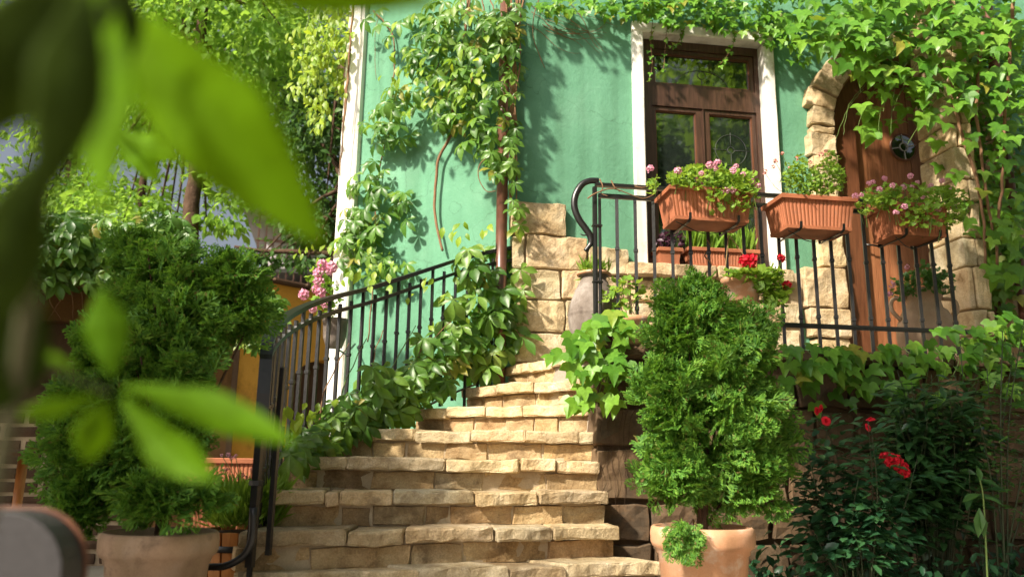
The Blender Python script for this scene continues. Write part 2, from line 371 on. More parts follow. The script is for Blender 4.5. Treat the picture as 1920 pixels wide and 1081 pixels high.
THUJA = leaf_mat('thuja_spray', [(0.045, 0.14, 0.02), (0.08, 0.21, 0.028), (0.13, 0.29, 0.035), (0.19, 0.35, 0.045)], (0.24, 0.46, 0.03), 0.30, 0.55, 0.25, (0.16, 0.11, 0.04))
THUJAD = leaf_mat('dull_thuja_spray', [(0.05, 0.12, 0.028), (0.08, 0.175, 0.035), (0.12, 0.24, 0.04), (0.13, 0.29, 0.035)], (0.20, 0.38, 0.03), 0.30, 0.6, 0.25, (0.15, 0.11, 0.05))
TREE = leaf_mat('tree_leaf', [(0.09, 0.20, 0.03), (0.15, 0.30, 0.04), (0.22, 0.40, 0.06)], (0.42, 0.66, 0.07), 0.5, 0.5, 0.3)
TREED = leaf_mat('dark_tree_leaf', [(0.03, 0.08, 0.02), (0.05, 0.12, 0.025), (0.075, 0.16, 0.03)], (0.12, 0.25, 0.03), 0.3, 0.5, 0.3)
ROSEL = leaf_mat('rose_leaf', [(0.02, 0.075, 0.035), (0.03, 0.10, 0.042), (0.05, 0.14, 0.05)], (0.08, 0.22, 0.04), 0.25, 0.35, 0.5)
LAUREL = leaf_mat('glossy_leaf', [(0.022, 0.07, 0.024), (0.035, 0.10, 0.03), (0.06, 0.14, 0.04)], (0.08, 0.2, 0.03), 0.22, 0.28, 0.6)
SPRIG = leaf_mat('small_leaf', [(0.04, 0.11, 0.025), (0.065, 0.16, 0.035), (0.09, 0.20, 0.045)], (0.16, 0.34, 0.04), 0.35)
PELAR = leaf_mat('pelargonium_leaf', [(0.13, 0.26, 0.03), (0.20, 0.36, 0.045), (0.28, 0.44, 0.06)], (0.42, 0.58, 0.05), 0.42, 0.5, 0.3)
PURPLE = leaf_mat('purple_leaf', [(0.03, 0.012, 0.022), (0.06, 0.022, 0.04), (0.09, 0.035, 0.06)], (0.15, 0.03, 0.06), 0.2)
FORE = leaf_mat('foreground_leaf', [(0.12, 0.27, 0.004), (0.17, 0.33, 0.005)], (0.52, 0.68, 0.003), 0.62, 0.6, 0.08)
FORED = leaf_mat('shaded_foreground_leaf', [(0.03, 0.055, 0.008), (0.05, 0.08, 0.011)], (0.13, 0.17, 0.012), 0.42, 0.7, 0.05)  # darker copy of the foreground leaf, shade put into the colour
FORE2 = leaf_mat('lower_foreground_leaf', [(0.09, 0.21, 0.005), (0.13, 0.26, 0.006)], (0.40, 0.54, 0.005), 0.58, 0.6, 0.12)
PINK = leaf_mat('pink_petal', [(0.80, 0.30, 0.46), (0.86, 0.42, 0.56), (0.88, 0.55, 0.66)], (0.9, 0.45, 0.6), 0.3, 0.6, 0.2)
CORAL = leaf_mat('coral_petal', [(0.80, 0.26, 0.22), (0.85, 0.40, 0.36)], (0.9, 0.4, 0.35), 0.3, 0.6, 0.2)
REDP = leaf_mat('red_petal', [(0.62, 0.012, 0.03), (0.75, 0.025, 0.05)], (0.8, 0.03, 0.05), 0.25, 0.6, 0.2)

# ================================================================== THE SETTING
g = MB(); g.add([(-150, -60, 0), (150, -60, 0), (150, 240, 0), (-150, 240, 0)], [(0, 1, 2, 3)])
tag(g.build('ground', PAVING), kind='structure')
LZ = 1.375                                # level of the terrace
NZ = [0.22 + 0.165 * k for k in range(8)]  # heights of the nosings
NL = [(-1.00, 3.63), (-1.17, 3.60), (-1.13, 3.90), (-1.18, 4.30), (-1.06, 4.88), (-0.66, 5.42), (-0.36, 5.72), (-0.06, 5.84)]
NRT = [(0.78, 4.20), (0.58, 4.36), (0.54, 4.47), (0.51, 4.58), (0.49, 4.68), (0.46, 4.80), (0.42, 4.90), (0.37, 5.00)]
fl = MB(); top = [(0.40, 4.99), tuple(BF.w(0.05, -0.14, 0)[:2]), tuple(BF.w(5.2, -0.14, 0)[:2]), tuple(HF.w(5.6, -0.05, 0)[:2]), tuple(HF.w(0.0, 0.0, 0)[:2])]
fl.add([(x, y, LZ - 0.012) for x, y in top] + [(x, y, 0.0) for x, y in top], [(0, 1, 2, 3, 4), (9, 8, 7, 6, 5)] + [(i, i + 5, (i + 1) % 5 + 5, (i + 1) % 5) for i in range(5)])
tag(fl.build('terrace_floor', PAVING), kind='structure')
bed = MB(); bp = [BF.w(0.55, 0.9, 0), BF.w(5.2, 0.9, 0), BF.w(5.2, 0.0, 0), BF.w(0.55, 0.0, 0)]
bed.add([p + np.array([0, 0, 0.03]) for p in bp], [(0, 1, 2, 3)]); tag(bed.build('flower_bed', SOIL), kind='structure')

# ------------------------------------------------------------------ the house
house = empty('green_house', HF.w(0, 0, 0), 'green plastered house with white framed window and arched wooden door', 'house')
uL = HF.px(1190, 265, 0.045)[0]; uR = HF.px(1463, 290, 0.045)[0]; zT = 4.28; zS = 2.20; TW = 0.092
DD = -0.09
PR = 0.075
uC = HF.px(1692, 277, DD)[0]; HWD = uC - HF.px(1606, 400, DD)[0]; zSp = HF.px(1692, 262, DD)[1]; WO = uC - HF.px(1580, 400, PR)[0]
def arch(cu, r, zb, zs, n=14, ins=0.0):
    return [(cu - r, zb), (cu + r, zb)] + [(cu + r * cos(pi * k / n), zs + r * sin(pi * k / n)) for k in range(0, n + 1)]
V, F = prism(HF, [[(0, 0.9), (5.6, 0.9), (5.6, 6.0), (0, 6.0)], [(uL + 0.03, zS), (uR - 0.03, zS), (uR - 0.03, zT - 0.03), (uL + 0.03, zT - 0.03)], arch(uC, WO + 0.03, LZ, zSp)], -0.32, 0.0)
mesh_obj('wall', V, F, PLASTER, house)
V, F = prism(WF, [[(-0.02, -0.05), (WLEN - 0.002, -0.05), (WLEN - 0.002, 6.0), (-0.02, 6.0)]], -0.32, 0.0)
mesh_obj('wall', V, F, PLASTER, house)
stone('pilaster', box8(WF, -0.19, -0.005, -0.36, 0.06, 0.0, 5.9), WHITE, house, (3, 3, 24), 0.004, 0.012)
rf = [HF.w(5.9, 0.25, 6.004), HF.w(5.9, -6, 6.004), WF.w(-0.5, -5, 6.004), WF.w(-0.5, 0.25, 6.004), HF.w(-0.1, 0.25, 6.004)]
mesh_obj('roof', rf + [p + np.array([0, 0, .15]) for p in rf], [(0, 1, 2, 3, 4), (9, 8, 7, 6, 5)] + [(i, i + 5, (i + 1) % 5 + 5, (i + 1) % 5) for i in range(5)], COPPER, house)
# stone base of the wall
base_px = [(964, 386), (1058, 386), (1060, 446), (1096, 448), (1100, 470), (1176, 474), (1180, 508), (1504, 512), (1504, 668), (966, 690)]
V, F = prism(HF, [[HF.px(x, y, 0.04) for x, y in base_px][::-1]], -0.01, 0.04)
mesh_obj('mortar', V, F, MORTAR, house)
def pxstone(x0, y0, x1, y1, d0=-0.02, d1=0.085, parent=None, mat=None, fr=HF, **k):
    u0, z1 = fr.px(x0, y0, d1); u1, _ = fr.px(x1, y0, d1); _, z0 = fr.px((x0 + x1) / 2, y1, d1); _, z1 = fr.px((x0 + x1) / 2, y0, d1)
    return stone('stone', box8(fr, u0 + .006, u1 - .006, d0, d1, z0 + .006, z1 - .006), mat or SAND, parent or house, **k)
for q in [(956, 378, 1063, 440), (960, 441, 985, 503), (986, 441, 1102, 505), (1103, 463, 1180, 516), (961, 504, 1052, 561), (1053, 506, 1110, 561), (1111, 517, 1180, 561),
          (963, 562, 1060, 622), (1061, 562, 1130, 622), (1131, 562, 1182, 622), (966, 623, 1074, 680), (1075, 623, 1150, 672), (1151, 623, 1215, 668)]:
    pxstone(*q, n=(9, 3, 6), amp=0.017, rnd=0.009)
for q in [(1182, 522, 1228, 566), (1229, 522, 1290, 566), (1291, 522, 1352, 566), (1353, 524, 1420, 566), (1421, 524, 1478, 566), (1184, 568, 1262, 614), (1263, 568, 1322, 614), (1323, 568, 1402, 614), (1403, 568, 1466, 614),
          (1216, 616, 1290, 664), (1291, 616, 1370, 664), (1371, 616, 1440, 664), (1441, 616, 1500, 664), (1467, 568, 1502, 614)]:
    pxstone(*q, d1=0.07, n=(6, 2, 4), amp=0.013, rnd=.008)
for x0, x1 in ((1178, 1262), (1263, 1345), (1346, 1424), (1425, 1490)):
    u0 = HF.px(x0, 500, 0.14)[0]; u1 = HF.px(x1, 500, 0.14)[0]
    stone('sill_stone', box8(HF, u0 + .004, u1 - .004, -0.05, 0.15, zS - 0.10, zS - 0.004), SAND, house, (9, 3, 4), 0.014, 0.009)
# stone surround of the arched door
z = LZ + 0.01; k = 0; hs = [0.30, 0.24, 0.33, 0.28, 0.40, 0.16, 0.11, 0.19, 0.13, 0.22, 0.15]
while z < zSp - 0.02:
    h = min(hs[k % len(hs)], zSp - z)
    ow = 0.20 + 0.05 * ((k * 7) % 5) / 4 + (0.12 if z < 2.15 else 0)
    stone('arch_stone', box8(HF, uC - WO - ow, uC - WO - 0.012, -0.1, PR + 0.02 * ((k * 3) % 4) / 3, z, z + h - 0.012), SAND, house, (6, 4, 5), 0.022, 0.008)
    stone('arch_stone', box8(HF, uC + WO + 0.012, uC + WO + ow, -0.1, PR, z, z + h - 0.012), SAND, house, (4, 2, 3), 0.018, 0.02)
    z += h; k += 1
NA = 17
for i in range(NA):
    a0, a1 = pi * i / NA + 0.007, pi * (i + 1) / NA - 0.007; r0, r1 = WO + 0.012, WO + 0.22 + 0.05 * ((i * 5) % 4) / 3
    d1 = PR + 0.025 * ((i * 7) % 5) / 4
    pt = lambda a, r, d: HF.w(uC + r * cos(a), d, zSp + r * sin(a))
    c8 = [pt(a1, r0, d1), pt(a0, r0, d1), pt(a0, r0, -0.1), pt(a1, r0, -0.1), pt(a1, r1, d1), pt(a0, r1, d1), pt(a0, r1, -0.1), pt(a1, r1, -0.1)]
    stone('arch_stone', c8, SAND, house, (4, 4, 5), 0.022, 0.007)
# door: frame, planks, rope, round light, latch
door = empty('door', HF.w(uC, DD, LZ)); door.parent = house; door.location = tuple(HF.w(uC, DD, LZ) - org(house))
V, F = prism(HF, [arch(uC, WO, LZ, zSp, 20), arch(uC, HWD, LZ + 0.02, zSp, 20)], DD - 0.03, -0.015); mesh_obj('door_frame', V, F, WOODF, door)
PRR = 0.118; zP = HF.px(1692, 277, DD)[1]
npl = 7; pw = 2 * HWD / npl
for i in range(npl):
    a, b = uC - HWD + i * pw + 0.0015, uC - HWD + (i + 1) * pw - 0.0015
    top = [(u, zSp + sqrt(max(1e-5, HWD ** 2 - (u - uC) ** 2))) for u in np.linspace(b, a, 7)]
    V, F = prism(HF, [[(a, LZ + 0.02), (b, LZ + 0.02)] + top], DD - 0.05, DD - 0.004 * (i % 2)); mesh_obj('plank', V, F, WOODR, door)
rp = [HF.w(uC - WO - 0.005, 0.0, zz) for zz in np.linspace(LZ, zSp, 60)] + [HF.w(uC - (WO + .005) * cos(q), 0.0, zSp + (WO + .005) * sin(q)) for q in np.linspace(0.05, pi / 2, 40)]
V, F = tube(rp, [0.014 + 0.004 * (i % 2) for i in range(len(rp))], 6); mesh_obj('rope', V, F, ROPE, door, True)
ringP = lambda r, d: [HF.w(uC + r * cos(q), d, zP + r * sin(q)) for q in np.linspace(0, 2 * pi, 33)]
disc = [HF.w(uC, DD + 0.012, zP)] + ringP(PRR, DD + 0.012)[:-1]
mesh_obj('round_pane', disc + [p - HF.n * .008 for p in disc], [(0, 1 + k, 1 + (k + 1) % 32) for k in range(32)] + [(33, 34 + (k + 1) % 32, 34 + k) for k in range(32)], GLASS, door)
V, F = tube(ringP(PRR, DD + 0.012), 0.010, 8); mesh_obj('round_pane_rim', V, F, WOODF, door, True)
mb = MB(); mb.add(*tube(ringP(0.036, DD + 0.018), 0.005, 6))
for q in (0.2, pi / 2 + .1, pi + .2, 1.5 * pi + .1): mb.add(*tube([HF.w(uC + r * cos(q), DD + 0.018, zP + r * sin(q)) for r in (0.036, PRR)], 0.004, 6))
mb.build('leading', plain_mat('pale_lead', (.4, .4, .38), .5), door, True)
lu, lz = HF.px(1619, 470, DD)
V, F = rock(box8(HF, lu - .018, lu + .018, DD - .005, DD + .012, lz - .11, lz + .11), (2, 2, 4), 0, 0, .008); mesh_obj('latch_plate', V, F, IRON, door)
V, F = tube([HF.w(lu, DD, lz + .04), HF.w(lu, DD + .05, lz + .04), HF.w(lu + .05, DD + .06, lz + .035), HF.w(lu + .10, DD + .055, lz + .03)], 0.008, 6); mesh_obj('door_handle', V, F, IRON, door, True)
# stone pier standing forward at the right of the door
pier_d = 0.70; pu0, pu1 = HF.px(1738, 420, pier_d - .36)[0], HF.px(1842, 420, pier_d)[0]
pier = fbox('pier', HF, pu0 + .03, pu1 - .03, pier_d - 0.36, pier_d - 0.03, LZ - .01, 4.5, MORTAR, house)
z = LZ
k = 0
while z < 4.45:
    h = [0.26, 0.19, 0.32, 0.22, 0.28, 0.17][k % 6]; sp = pu0 + (pu1 - pu0) * [0.45, 0.68, 0.3, 0.6, 0.52][k % 5]
    for a, b in ((pu0, sp), (sp, pu1)):
        stone('stone', box8(HF, a + .006, b - .006, pier_d - 0.38, pier_d + .03 * ((k * 3) % 4) / 3, z, z + h - .012), SAND, pier, (5, 5, 5), 0.020, 0.008)
    z += h; k += 1
# window
for nm, a in (('window_jamb', (uL, uL + TW)), ('window_jamb', (uR - TW, uR))):
    stone(nm, box8(HF, a[0], a[1], -0.16, 0.045, zS - 0.002, zT - TW - .001), WHITE, house, (3, 3, 16), 0.003, 0.008)
stone('window_lintel', box8(HF, uL, uR, -0.16, 0.047, zT - TW, zT), WHITE, house, (14, 3, 3), 0.005, 0.010)
a0, a1, b0, b1 = uL + TW + .002, uR - TW - .002, zS + .002, zT - TW - .002
w0 = HF.px(1226, 140, -.1)[0]; w1 = HF.px(1404, 140, -.1)[0]; wm0 = HF.px(1305, 260, -.1)[0]; wm1 = HF.px(1330, 260, -.1)[0]
zt0 = HF.px(1315, 163, -.1)[1]; zt1 = HF.px(1315, 108, -.1)[1]; zl1 = HF.px(1315, 214, -.1)[1]; zl0 = b0 + 0.12
rect = lambda u0, u1, z0, z1: [(u0, z0), (u1, z0), (u1, z1), (u0, z1)]
lights = [(w0, w1, zt0, zt1), (w0, wm0, zl0, zl1), (wm1, w1, zl0, zl1)]
G = 0.035
V, F = prism(HF, [rect(a0, a1, b0, b1)] + [rect(l[0] - G, l[1] + G * (0.3 if l[1] == wm0 else 1), l[2] - G, l[3] + G) if True else None for l in lights[:1]] + [rect(w0 - G, (wm0 + wm1) / 2 - .004, zl0 - G, zl1 + G), rect((wm0 + wm1) / 2 + .004, w1 + G, zl0 - G, zl1 + G)], -0.15, -0.07)
win = mesh_obj('window', V, F, WOODD, house)
for i, l in enumerate(lights):
    lo = l[0] - G + .002 if i != 2 else (wm0 + wm1) / 2 + .006; hi = l[1] + G - .002 if i != 1 else (wm0 + wm1) / 2 - .006
    V, F = prism(HF, [rect(lo, hi, l[2] - G + .002, l[3] + G - .002), rect(*l)], -0.14, -0.085); mesh_obj('sash', V, F, WOODD, win)
    V, F = prism(HF, [rect(l[0] - .012, l[1] + .012, l[2] - .012, l[3] + .012)], -0.118, -0.112); mesh_obj('pane', V, F, GLASS, win)
    V, F = prism(HF, [rect(l[0] - .004, l[1] + .004, l[2] - .004, l[3] + .004), rect(l[0] + .008, l[1] - .008, l[2] + .008, l[3] - .008)], -0.112, -0.095); mesh_obj('glazing_bead', V, F, WOODF, win)
    if i == 1: continue
    mb = MB(); cu, cz = (l[0] + l[1]) / 2, (l[2] + l[3]) / 2 + (0.05 if i else 0)
    R = (l[1] - l[0]) * 0.36 if i else 0.035
    cz = zl1 - 0.30 if i else l[2] + 0.11
    mb.add(*tube([HF.w(cu + R * cos(q), -.108, cz + R * sin(q)) for q in np.linspace(0, 2 * pi, 29)], 0.0024, 5))
    if i:
        mb.add(*tube([HF.w(cu + .03 * cos(q), -.108, cz + .03 * sin(q)) for q in np.linspace(0, 2 * pi, 17)], 0.0024, 5))
        for q in (0, pi / 2, pi, 1.5 * pi): mb.add(*tube([HF.w(cu + r * cos(q), -.108, cz + r * sin(q)) for r in (.03, R + .02)], 0.0022, 5))
    else:
        mb.add(*tube([HF.w(cu + .23 * cos(q), -.108, l[2] + .15 * sin(q)) for q in np.linspace(0, pi, 23)], 0.0024, 5)); mb.add(*tube([HF.w(cu, -.108, q) for q in (l[2], cz - R)], 0.0024, 5))
    mb.build('leading', LEAD, win, True)
mb = MB(); mb.add(*rock(box8(HF, a0 + .01, a1 - .01, -0.10, -0.035, zl0 - G - .05, zl0 - G - .01), (2, 2, 2), 0, 0, .006)); mb.build('weather_bar', WOODD, win)
# rain pipes
def pipe(x, y, rad, z0, z1, name='downpipe'):
    prof = [(z0, rad)]
    for q in np.arange(z0 + .45, z1, 1.25): prof += [(q, rad), (q + .002, rad * 1.18), (q + .06, rad * 1.18), (q + .062, rad)]
    prof.append((z1, rad)); V, F = tube([(x, y, q) for q, _ in prof], [r for _, r in prof], 14)
    return mesh_obj(name, V, F, COPPER, house, True)
pipe(-0.085, 5.80, 0.043, 1.2, 5.95)
pp = HF.at(1890, 330, 0.18); pipe(pp[0], pp[1], 0.045, 1.2, 5.95)

# ------------------------------------------------------------------ the staircase
stair = empty('stone_staircase', (-0.2, 4.2, 0), 'curved flight of rough sandstone steps climbing to the terrace', 'staircase')
def lerp(a, b, s): return np.array([a[0] + (b[0] - a[0]) * s, a[1] + (b[1] - a[1]) * s])
TS = {0: [115, 480, 700, 1090, 1360, 1840], 1: [100, 490, 710, 1080, 1335, 1655], 2: [215, 420, 475, 690, 1030, 1310, 1635], 3: [335, 575, 970, 1280, 1440, 1630],
      4: [520, 685, 870, 1110, 1340, 1560, 1625], 5: [850, 1015, 1190, 1350, 1625], 6: [850, 950, 1070, 1260, 1480], 7: [1100, 1265, 1400, 1510]}
RS = {0: [115, 500, 860, 1200, 1500, 1840], 1: [160, 415, 780, 990, 1340, 1655], 2: [245, 515, 635, 845, 955, 1215, 1445, 1640], 3: [330, 460, 670, 935, 1130, 1405, 1630], 4: [540, 700, 845, 1010, 1190, 1410, 1625],
      5: [870, 1005, 1145, 1280, 1400, 1500, 1625], 6: [850, 975, 1070, 1245, 1360, 1480], 7: [1100, 1220, 1340, 1440, 1510]}
def nl(k, s, back=0.0):
    """a point s along nosing k, moved back into the stair"""
    if k > 7: a, b = (-0.02, 6.0), (0.42, 5.18)
    else: a, b = NL[k], NRT[k]
    p = lerp(a, b, s); t = np.array(b) - np.array(a); t /= np.linalg.norm(t); n = np.array([-t[1], t[0]])
    return p + n * back
for k in range(8):
    t = TS[k]; fr = [(q - t[0]) / (t[-1] - t[0]) for q in t]; zt = NZ[k]; th = 0.066
    for i in range(len(fr) - 1):
        s0, s1 = fr[i] + 0.0015, fr[i + 1] - 0.0015; ov = 0.016 * math.sin(i * 5.3 + k * 2.1); dz = 0.006 * math.sin(i * 3.7 + k)
        f0, f1, b1, b0 = nl(k, s0, ov), nl(k, s1, ov + .006), nl(k + 1, s1, 0.09), nl(k + 1, s0, 0.09)
        lo, hi = zt - th + dz, zt + dz
        c8 = [(*f0, lo), (*f1, lo), (*b1, lo), (*b0, lo), (*f0, hi), (*f1, hi), (*b1, hi), (*b0, hi)]
        w = np.linalg.norm(f1 - f0)
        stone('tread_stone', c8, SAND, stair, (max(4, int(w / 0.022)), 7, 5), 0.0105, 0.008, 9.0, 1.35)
    t = RS[k]; fr = [(q - t[0]) / (t[-1] - t[0]) for q in t]; z0 = (NZ[k - 1] if k else 0.0) - 0.005; z1 = zt - th - 0.004
    for i in range(len(fr) - 1):
        s0, s1 = fr[i] + 0.0012, fr[i + 1] - 0.0012; ov = 0.048 + 0.008 * math.sin(i * 4.1 + k * 1.3); jt = lambda q: 0.006 * math.sin(q * 9.1 + k * 3.3); zj = .006 * math.sin(i * 2.9 + k)
        f0, f1, b1, b0 = nl(k, s0, ov), nl(k, s1, ov), nl(k, s1, ov + .14), nl(k, s0, ov + .14)
        g0, g1 = nl(k, s0 + jt(i), ov), nl(k, s1 + jt(i + 1), ov)
        c8 = [(*f0, z0), (*f1, z0), (*b1, z0), (*b0, z0), (*g0, z1 + zj * .3), (*g1, z1), (*b1, z1), (*b0, z1)]
        w = np.linalg.norm(f1 - f0)
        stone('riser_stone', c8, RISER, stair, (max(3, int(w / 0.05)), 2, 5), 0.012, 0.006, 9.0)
    f0, f1, b1, b0 = nl(k, 0.012, 0.058), nl(k, 0.988, 0.058), nl(k + 1, 0.985, 0.10), nl(k + 1, 0.015, 0.10)
    zc = zt - th * 0.5
    mesh_obj('mortar', [(*f0, -.02), (*f1, -.02), (*b1, -.02), (*b0, -.02), (*f0, zc), (*f1, zc), (*b1, zc), (*b0, zc)], QUADS, MORTAR, stair)

# ------------------------------------------------------------------ retaining wall of the terrace
rw = empty('retaining_wall', BF.w(1.5, 0, 0), 'shaded stone retaining wall of the terrace behind the shrubs', 'wall')
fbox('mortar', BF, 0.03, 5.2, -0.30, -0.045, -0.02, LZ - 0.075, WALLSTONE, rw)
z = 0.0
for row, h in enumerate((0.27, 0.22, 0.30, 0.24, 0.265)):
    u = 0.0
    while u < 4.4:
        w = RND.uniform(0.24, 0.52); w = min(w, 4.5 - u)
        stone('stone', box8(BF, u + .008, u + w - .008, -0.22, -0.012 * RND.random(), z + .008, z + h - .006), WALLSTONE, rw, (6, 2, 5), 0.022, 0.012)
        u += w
    z += h
u = -0.03
while u < 4.4:
    w = RND.uniform(0.35, 0.62)
    stone('ledge_stone', box8(BF, u + .004, u + w - .004, -0.30, 0.045 + 0.01 * RND.random(), LZ - 0.075, LZ + 0.004), WALLSTONE, rw, (8, 3, 3), 0.014, 0.018)
    u += w

# ------------------------------------------------------------------ iron railings
railing = empty('stair_railing', (-1.05, 3.5, 0.2), 'curved black wrought iron stair railing with flat handrail', 'railing')
RP = [(962, 464, 5.86), (880, 481, 5.70), (800, 506, 5.45), (700, 538, 5.08), (640, 553, 4.84), (590, 568, 4.58), (550, 586, 4.28), (520, 608, 3.96), (504, 634, 3.68), (499, 668, 3.53)]
rpts = np.array([atY(*q) for q in RP]); rail = resample(rpts, 70)
e = rail[-1]
down = np.array([e + np.array([0.004 * i, -0.012 * i, -0.055 * i * i / 3]) for i in range(1, 4)])
nx, ny = down[-1][0], down[-1][1]; ztop = down[-1][2]
path = np.vstack([rail, down, [[nx, ny, zz] for zz in np.linspace(ztop - .1, 0.80, 8)]])
V, F = sweep(path, 0.054, 0.026); mesh_obj('handrail', V, F, IRON, railing)
mb = MB(); mb.add(*tube([(nx, ny, .82), (nx, ny, .70), (nx, ny, .26)], [0.020, .0215, .0215], 4)); mb.build('newel_post', IRON, railing)
mesh_obj('newel_post', *tube([(nx + .052, ny + .09, 1.10), (nx + .05, ny + .08, .70), (nx + .05, ny + .08, .30)], [0.015, .015, .015], 4), IRON, railing)
for zc in (0.795, 0.60): mesh_obj('collar', *tube([(nx, ny, zc - .012), (nx, ny, zc - .010), (nx, ny, zc + .010), (nx, ny, zc + .012)], [.02, .031, .031, .02], 8), IRON, railing)
foot = resample([(nx, ny - .01, .50), (nx + .005, ny - .015, .38), (nx - .02, ny - .02, .31), (nx - .09, ny - .03, .268), (nx - .17, ny - .035, .262), (nx - .225, ny - .03, .235), (nx - .24, ny - .02, .19)], 24)
mesh_obj('scroll_foot', *tube(foot, np.linspace(.018, .013, 24), 8), IRON, railing, True)
# resample by arc length for the balusters
S = np.concatenate([[0], np.cumsum(np.linalg.norm(np.diff(rail[:, :2], axis=0), axis=1))])
def rail_at(s): return np.array([np.interp(s, S, rail[:, i]) for i in range(3)])
low = np.array([rail_at(s) - np.array([0, 0, .095]) for s in np.linspace(0, S[-1] - .05, 50)])
V, F = sweep(low, 0.034, 0.022); mesh_obj('middle_rail', V, F, IRON, railing)
nb = 27
def stair_z(p):
    """step level under a plan point beside the rail"""
    best = 0.2
    for k in range(8):
        a = np.array(NL[k]); b = np.array(NRT[k]); t = b - a; n = np.array([-t[1], t[0]]); n /= np.linalg.norm(n)
        if (p[:2] - a) @ n > -0.02: best = NZ[k]
    return best
lowr = []
for i in range(nb):
    s = 0.06 + (S[-1] - 0.16) * i / (nb - 1); p = rail_at(s); zb = max(0.22, p[2] - 0.99)
    ztp = p[2] - (0.055 if i % 3 else 0.006); zm = (ztp + zb) / 2
    zz = [zb - (0.02 if i % 3 else 0.10), zm - .172, zm - .168, zm - .152, zm - .148, zm + .118, zm + .122, zm + .138, zm + .142, ztp]
    V, F = tube([(p[0], p[1], q) for q in zz], [.0132, .0132, .019, .019, .0132, .0132, .019, .019, .0132, .0132], 4)
    mesh_obj('baluster', V, F, IRON, railing); lowr.append((p[0], p[1], zb + .03))
V, F = sweep(resample(lowr, 60), 0.028, 0.012); mesh_obj('lower_rail', V, F, IRON, railing)

balc = empty('balcony_railing', BF.w(0, 0, LZ), 'straight black wrought iron balcony railing above the retaining wall', 'railing')
BD = -0.05
zr = BF.px(1115, 344, BD)[1]; uA = BF.px(1116, 450, BD)[0]; uZ = BF.px(1812, 520, BD)[0]
zr2 = zr - 0.075; zbr = BF.px(1440, 607, BD)[1]
fb = lambda nm, a, b, c, d, e_, f_: fbox(nm, BF, a, b, c, d, e_, f_, IRON, balc, .004)
fb('top_rail', uA, uZ, BD - .020, BD + .020, zr - .020, zr + .006); fb('middle_rail', uA + .02, uZ, BD - .014, BD + .014, zr2 - .018, zr2 + .014); fb('bottom_rail', uA + .012, uZ + .1, BD - .016, BD + .016, zbr - .018, zbr + .014)
fb('post', uA - .016, uA + .014, BD - .016, BD + .016, LZ - .01, zr - .021); fb('post', uA + .019, uA + .040, BD - .011, BD + .011, LZ - .01, zr2 - .019)
for q in (zr - .27, zr - .62): fb('collar', uA - .021, uA + .045, BD - .021, BD + .021, q - .008, q + .008)
hook = [BF.at(x, y, BD) for x, y in ((1122, 339), (1106, 339), (1091, 346), (1079, 366), (1077, 388), (1085, 410), (1097, 427), (1106, 441), (1108, 455), (1103, 463), (1097, 470))]
hk = resample(hook, 40); mesh_obj('scroll', *tube(hk, [0.016 if i < 26 else 0.016 - .007 * (i - 26) / 13 for i in range(40)], 8, 1.3), IRON, balc, True)
mesh_obj('scroll', *tube(resample([BF.at(x, y, BD) for x, y in ((1103, 432), (1101, 439), (1094, 441), (1088, 438))], 12), np.linspace(.009, .003, 12), 6), IRON, balc, True)
mesh_obj('scroll', *tube(resample([BF.at(x, y, BD) for x, y in ((1106, 455), (1104, 466), (1102, 474))], 8), np.linspace(.008, .003, 8), 6), IRON, balc, True)
spb = BF.px(1534, 600, BD)[0] - BF.px(1501, 600, BD)[0]
u = BF.px(1469, 600, BD)[0]
while u - spb > uA + .06: u -= spb
kb = 0
while u < uZ:
    zt_, zb_ = zr2 - .018, LZ + .02; zm = (zt_ + zb_) / 2; j = .008 * math.sin(kb * 2.3)
    zz = [zb_, zm - .252 + j, zm - .248 + j, zm - .23 + j, zm - .226 + j, zm + .118 - j, zm + .122 - j, zm + .138 - j, zm + .142 - j, zt_]
    V, F = tube([BF.w(u, BD, q) for q in zz], [.0138, .0138, .019, .019, .0138, .0138, .019, .019, .0138, .0138], 4); mesh_obj('baluster', V, F, IRON, balc)
    u += spb; kb += 1

# ================================================================== BEYOND THE GARDEN
bw = empty('boundary_wall', (-4.0, 7.2, 0), 'ochre plastered garden wall with arched niches behind the left shrubs', 'wall')
A0, A1, A2 = (-8.5, 6.2), (-2.62, 7.60), (-0.9, 9.45)
def fr_from(a, b): return Frame(a[0], a[1], math.degrees(math.atan2(b[1] - a[1], b[0] - a[0]))), float(np.hypot(b[0] - a[0], b[1] - a[1]))
WA, la = fr_from(A0, A1); WB, lb = fr_from(A1, A2)
def archn(cu, r, zs): return [(cu - r, 0.0), (cu + r, 0.0)] + [(cu + r * cos(pi * k / 12), zs + 0.75 * r * sin(pi * k / 12)) for k in range(13)]
ua = WA.px(105, 640)[0]; ub, zb_ = WB.px(612, 700)
for fr, ln, cu, r, zs, zt in ((WA, la, ua, 0.62, 1.45, 2.42), (WB, lb, ub, 0.42, 1.40, 2.42)):
    V, F = prism(fr, [[(0, -.02), (ln, -.02), (ln, zt), (0, zt)], archn(cu, r, zs)], -0.3, 0.0); mesh_obj('wall', V, F, OCHRE_SHADE if fr is WA else OCHRE, bw)
    V, F = prism(fr, [archn(cu, r - .005, zs)], -0.28, -0.2); mesh_obj('niche', V, F, BRICK, bw)
    u = 0.0
    while u < ln - .1:
        w = min(RND.uniform(.28, .4), ln - u)
        stone('coping_tile', box8(fr, u + .006, u + w - .006, -0.36, 0.07, zt + .002, zt + .055), BRICK, bw, (3, 2, 2), .008, .012); u += w
fbox('joint_strip', WA, la - .02, la + .03, 0.0, 0.045, 0, 2.40, BRICK, bw)  # dark upright strip standing for the joint where the walls meet
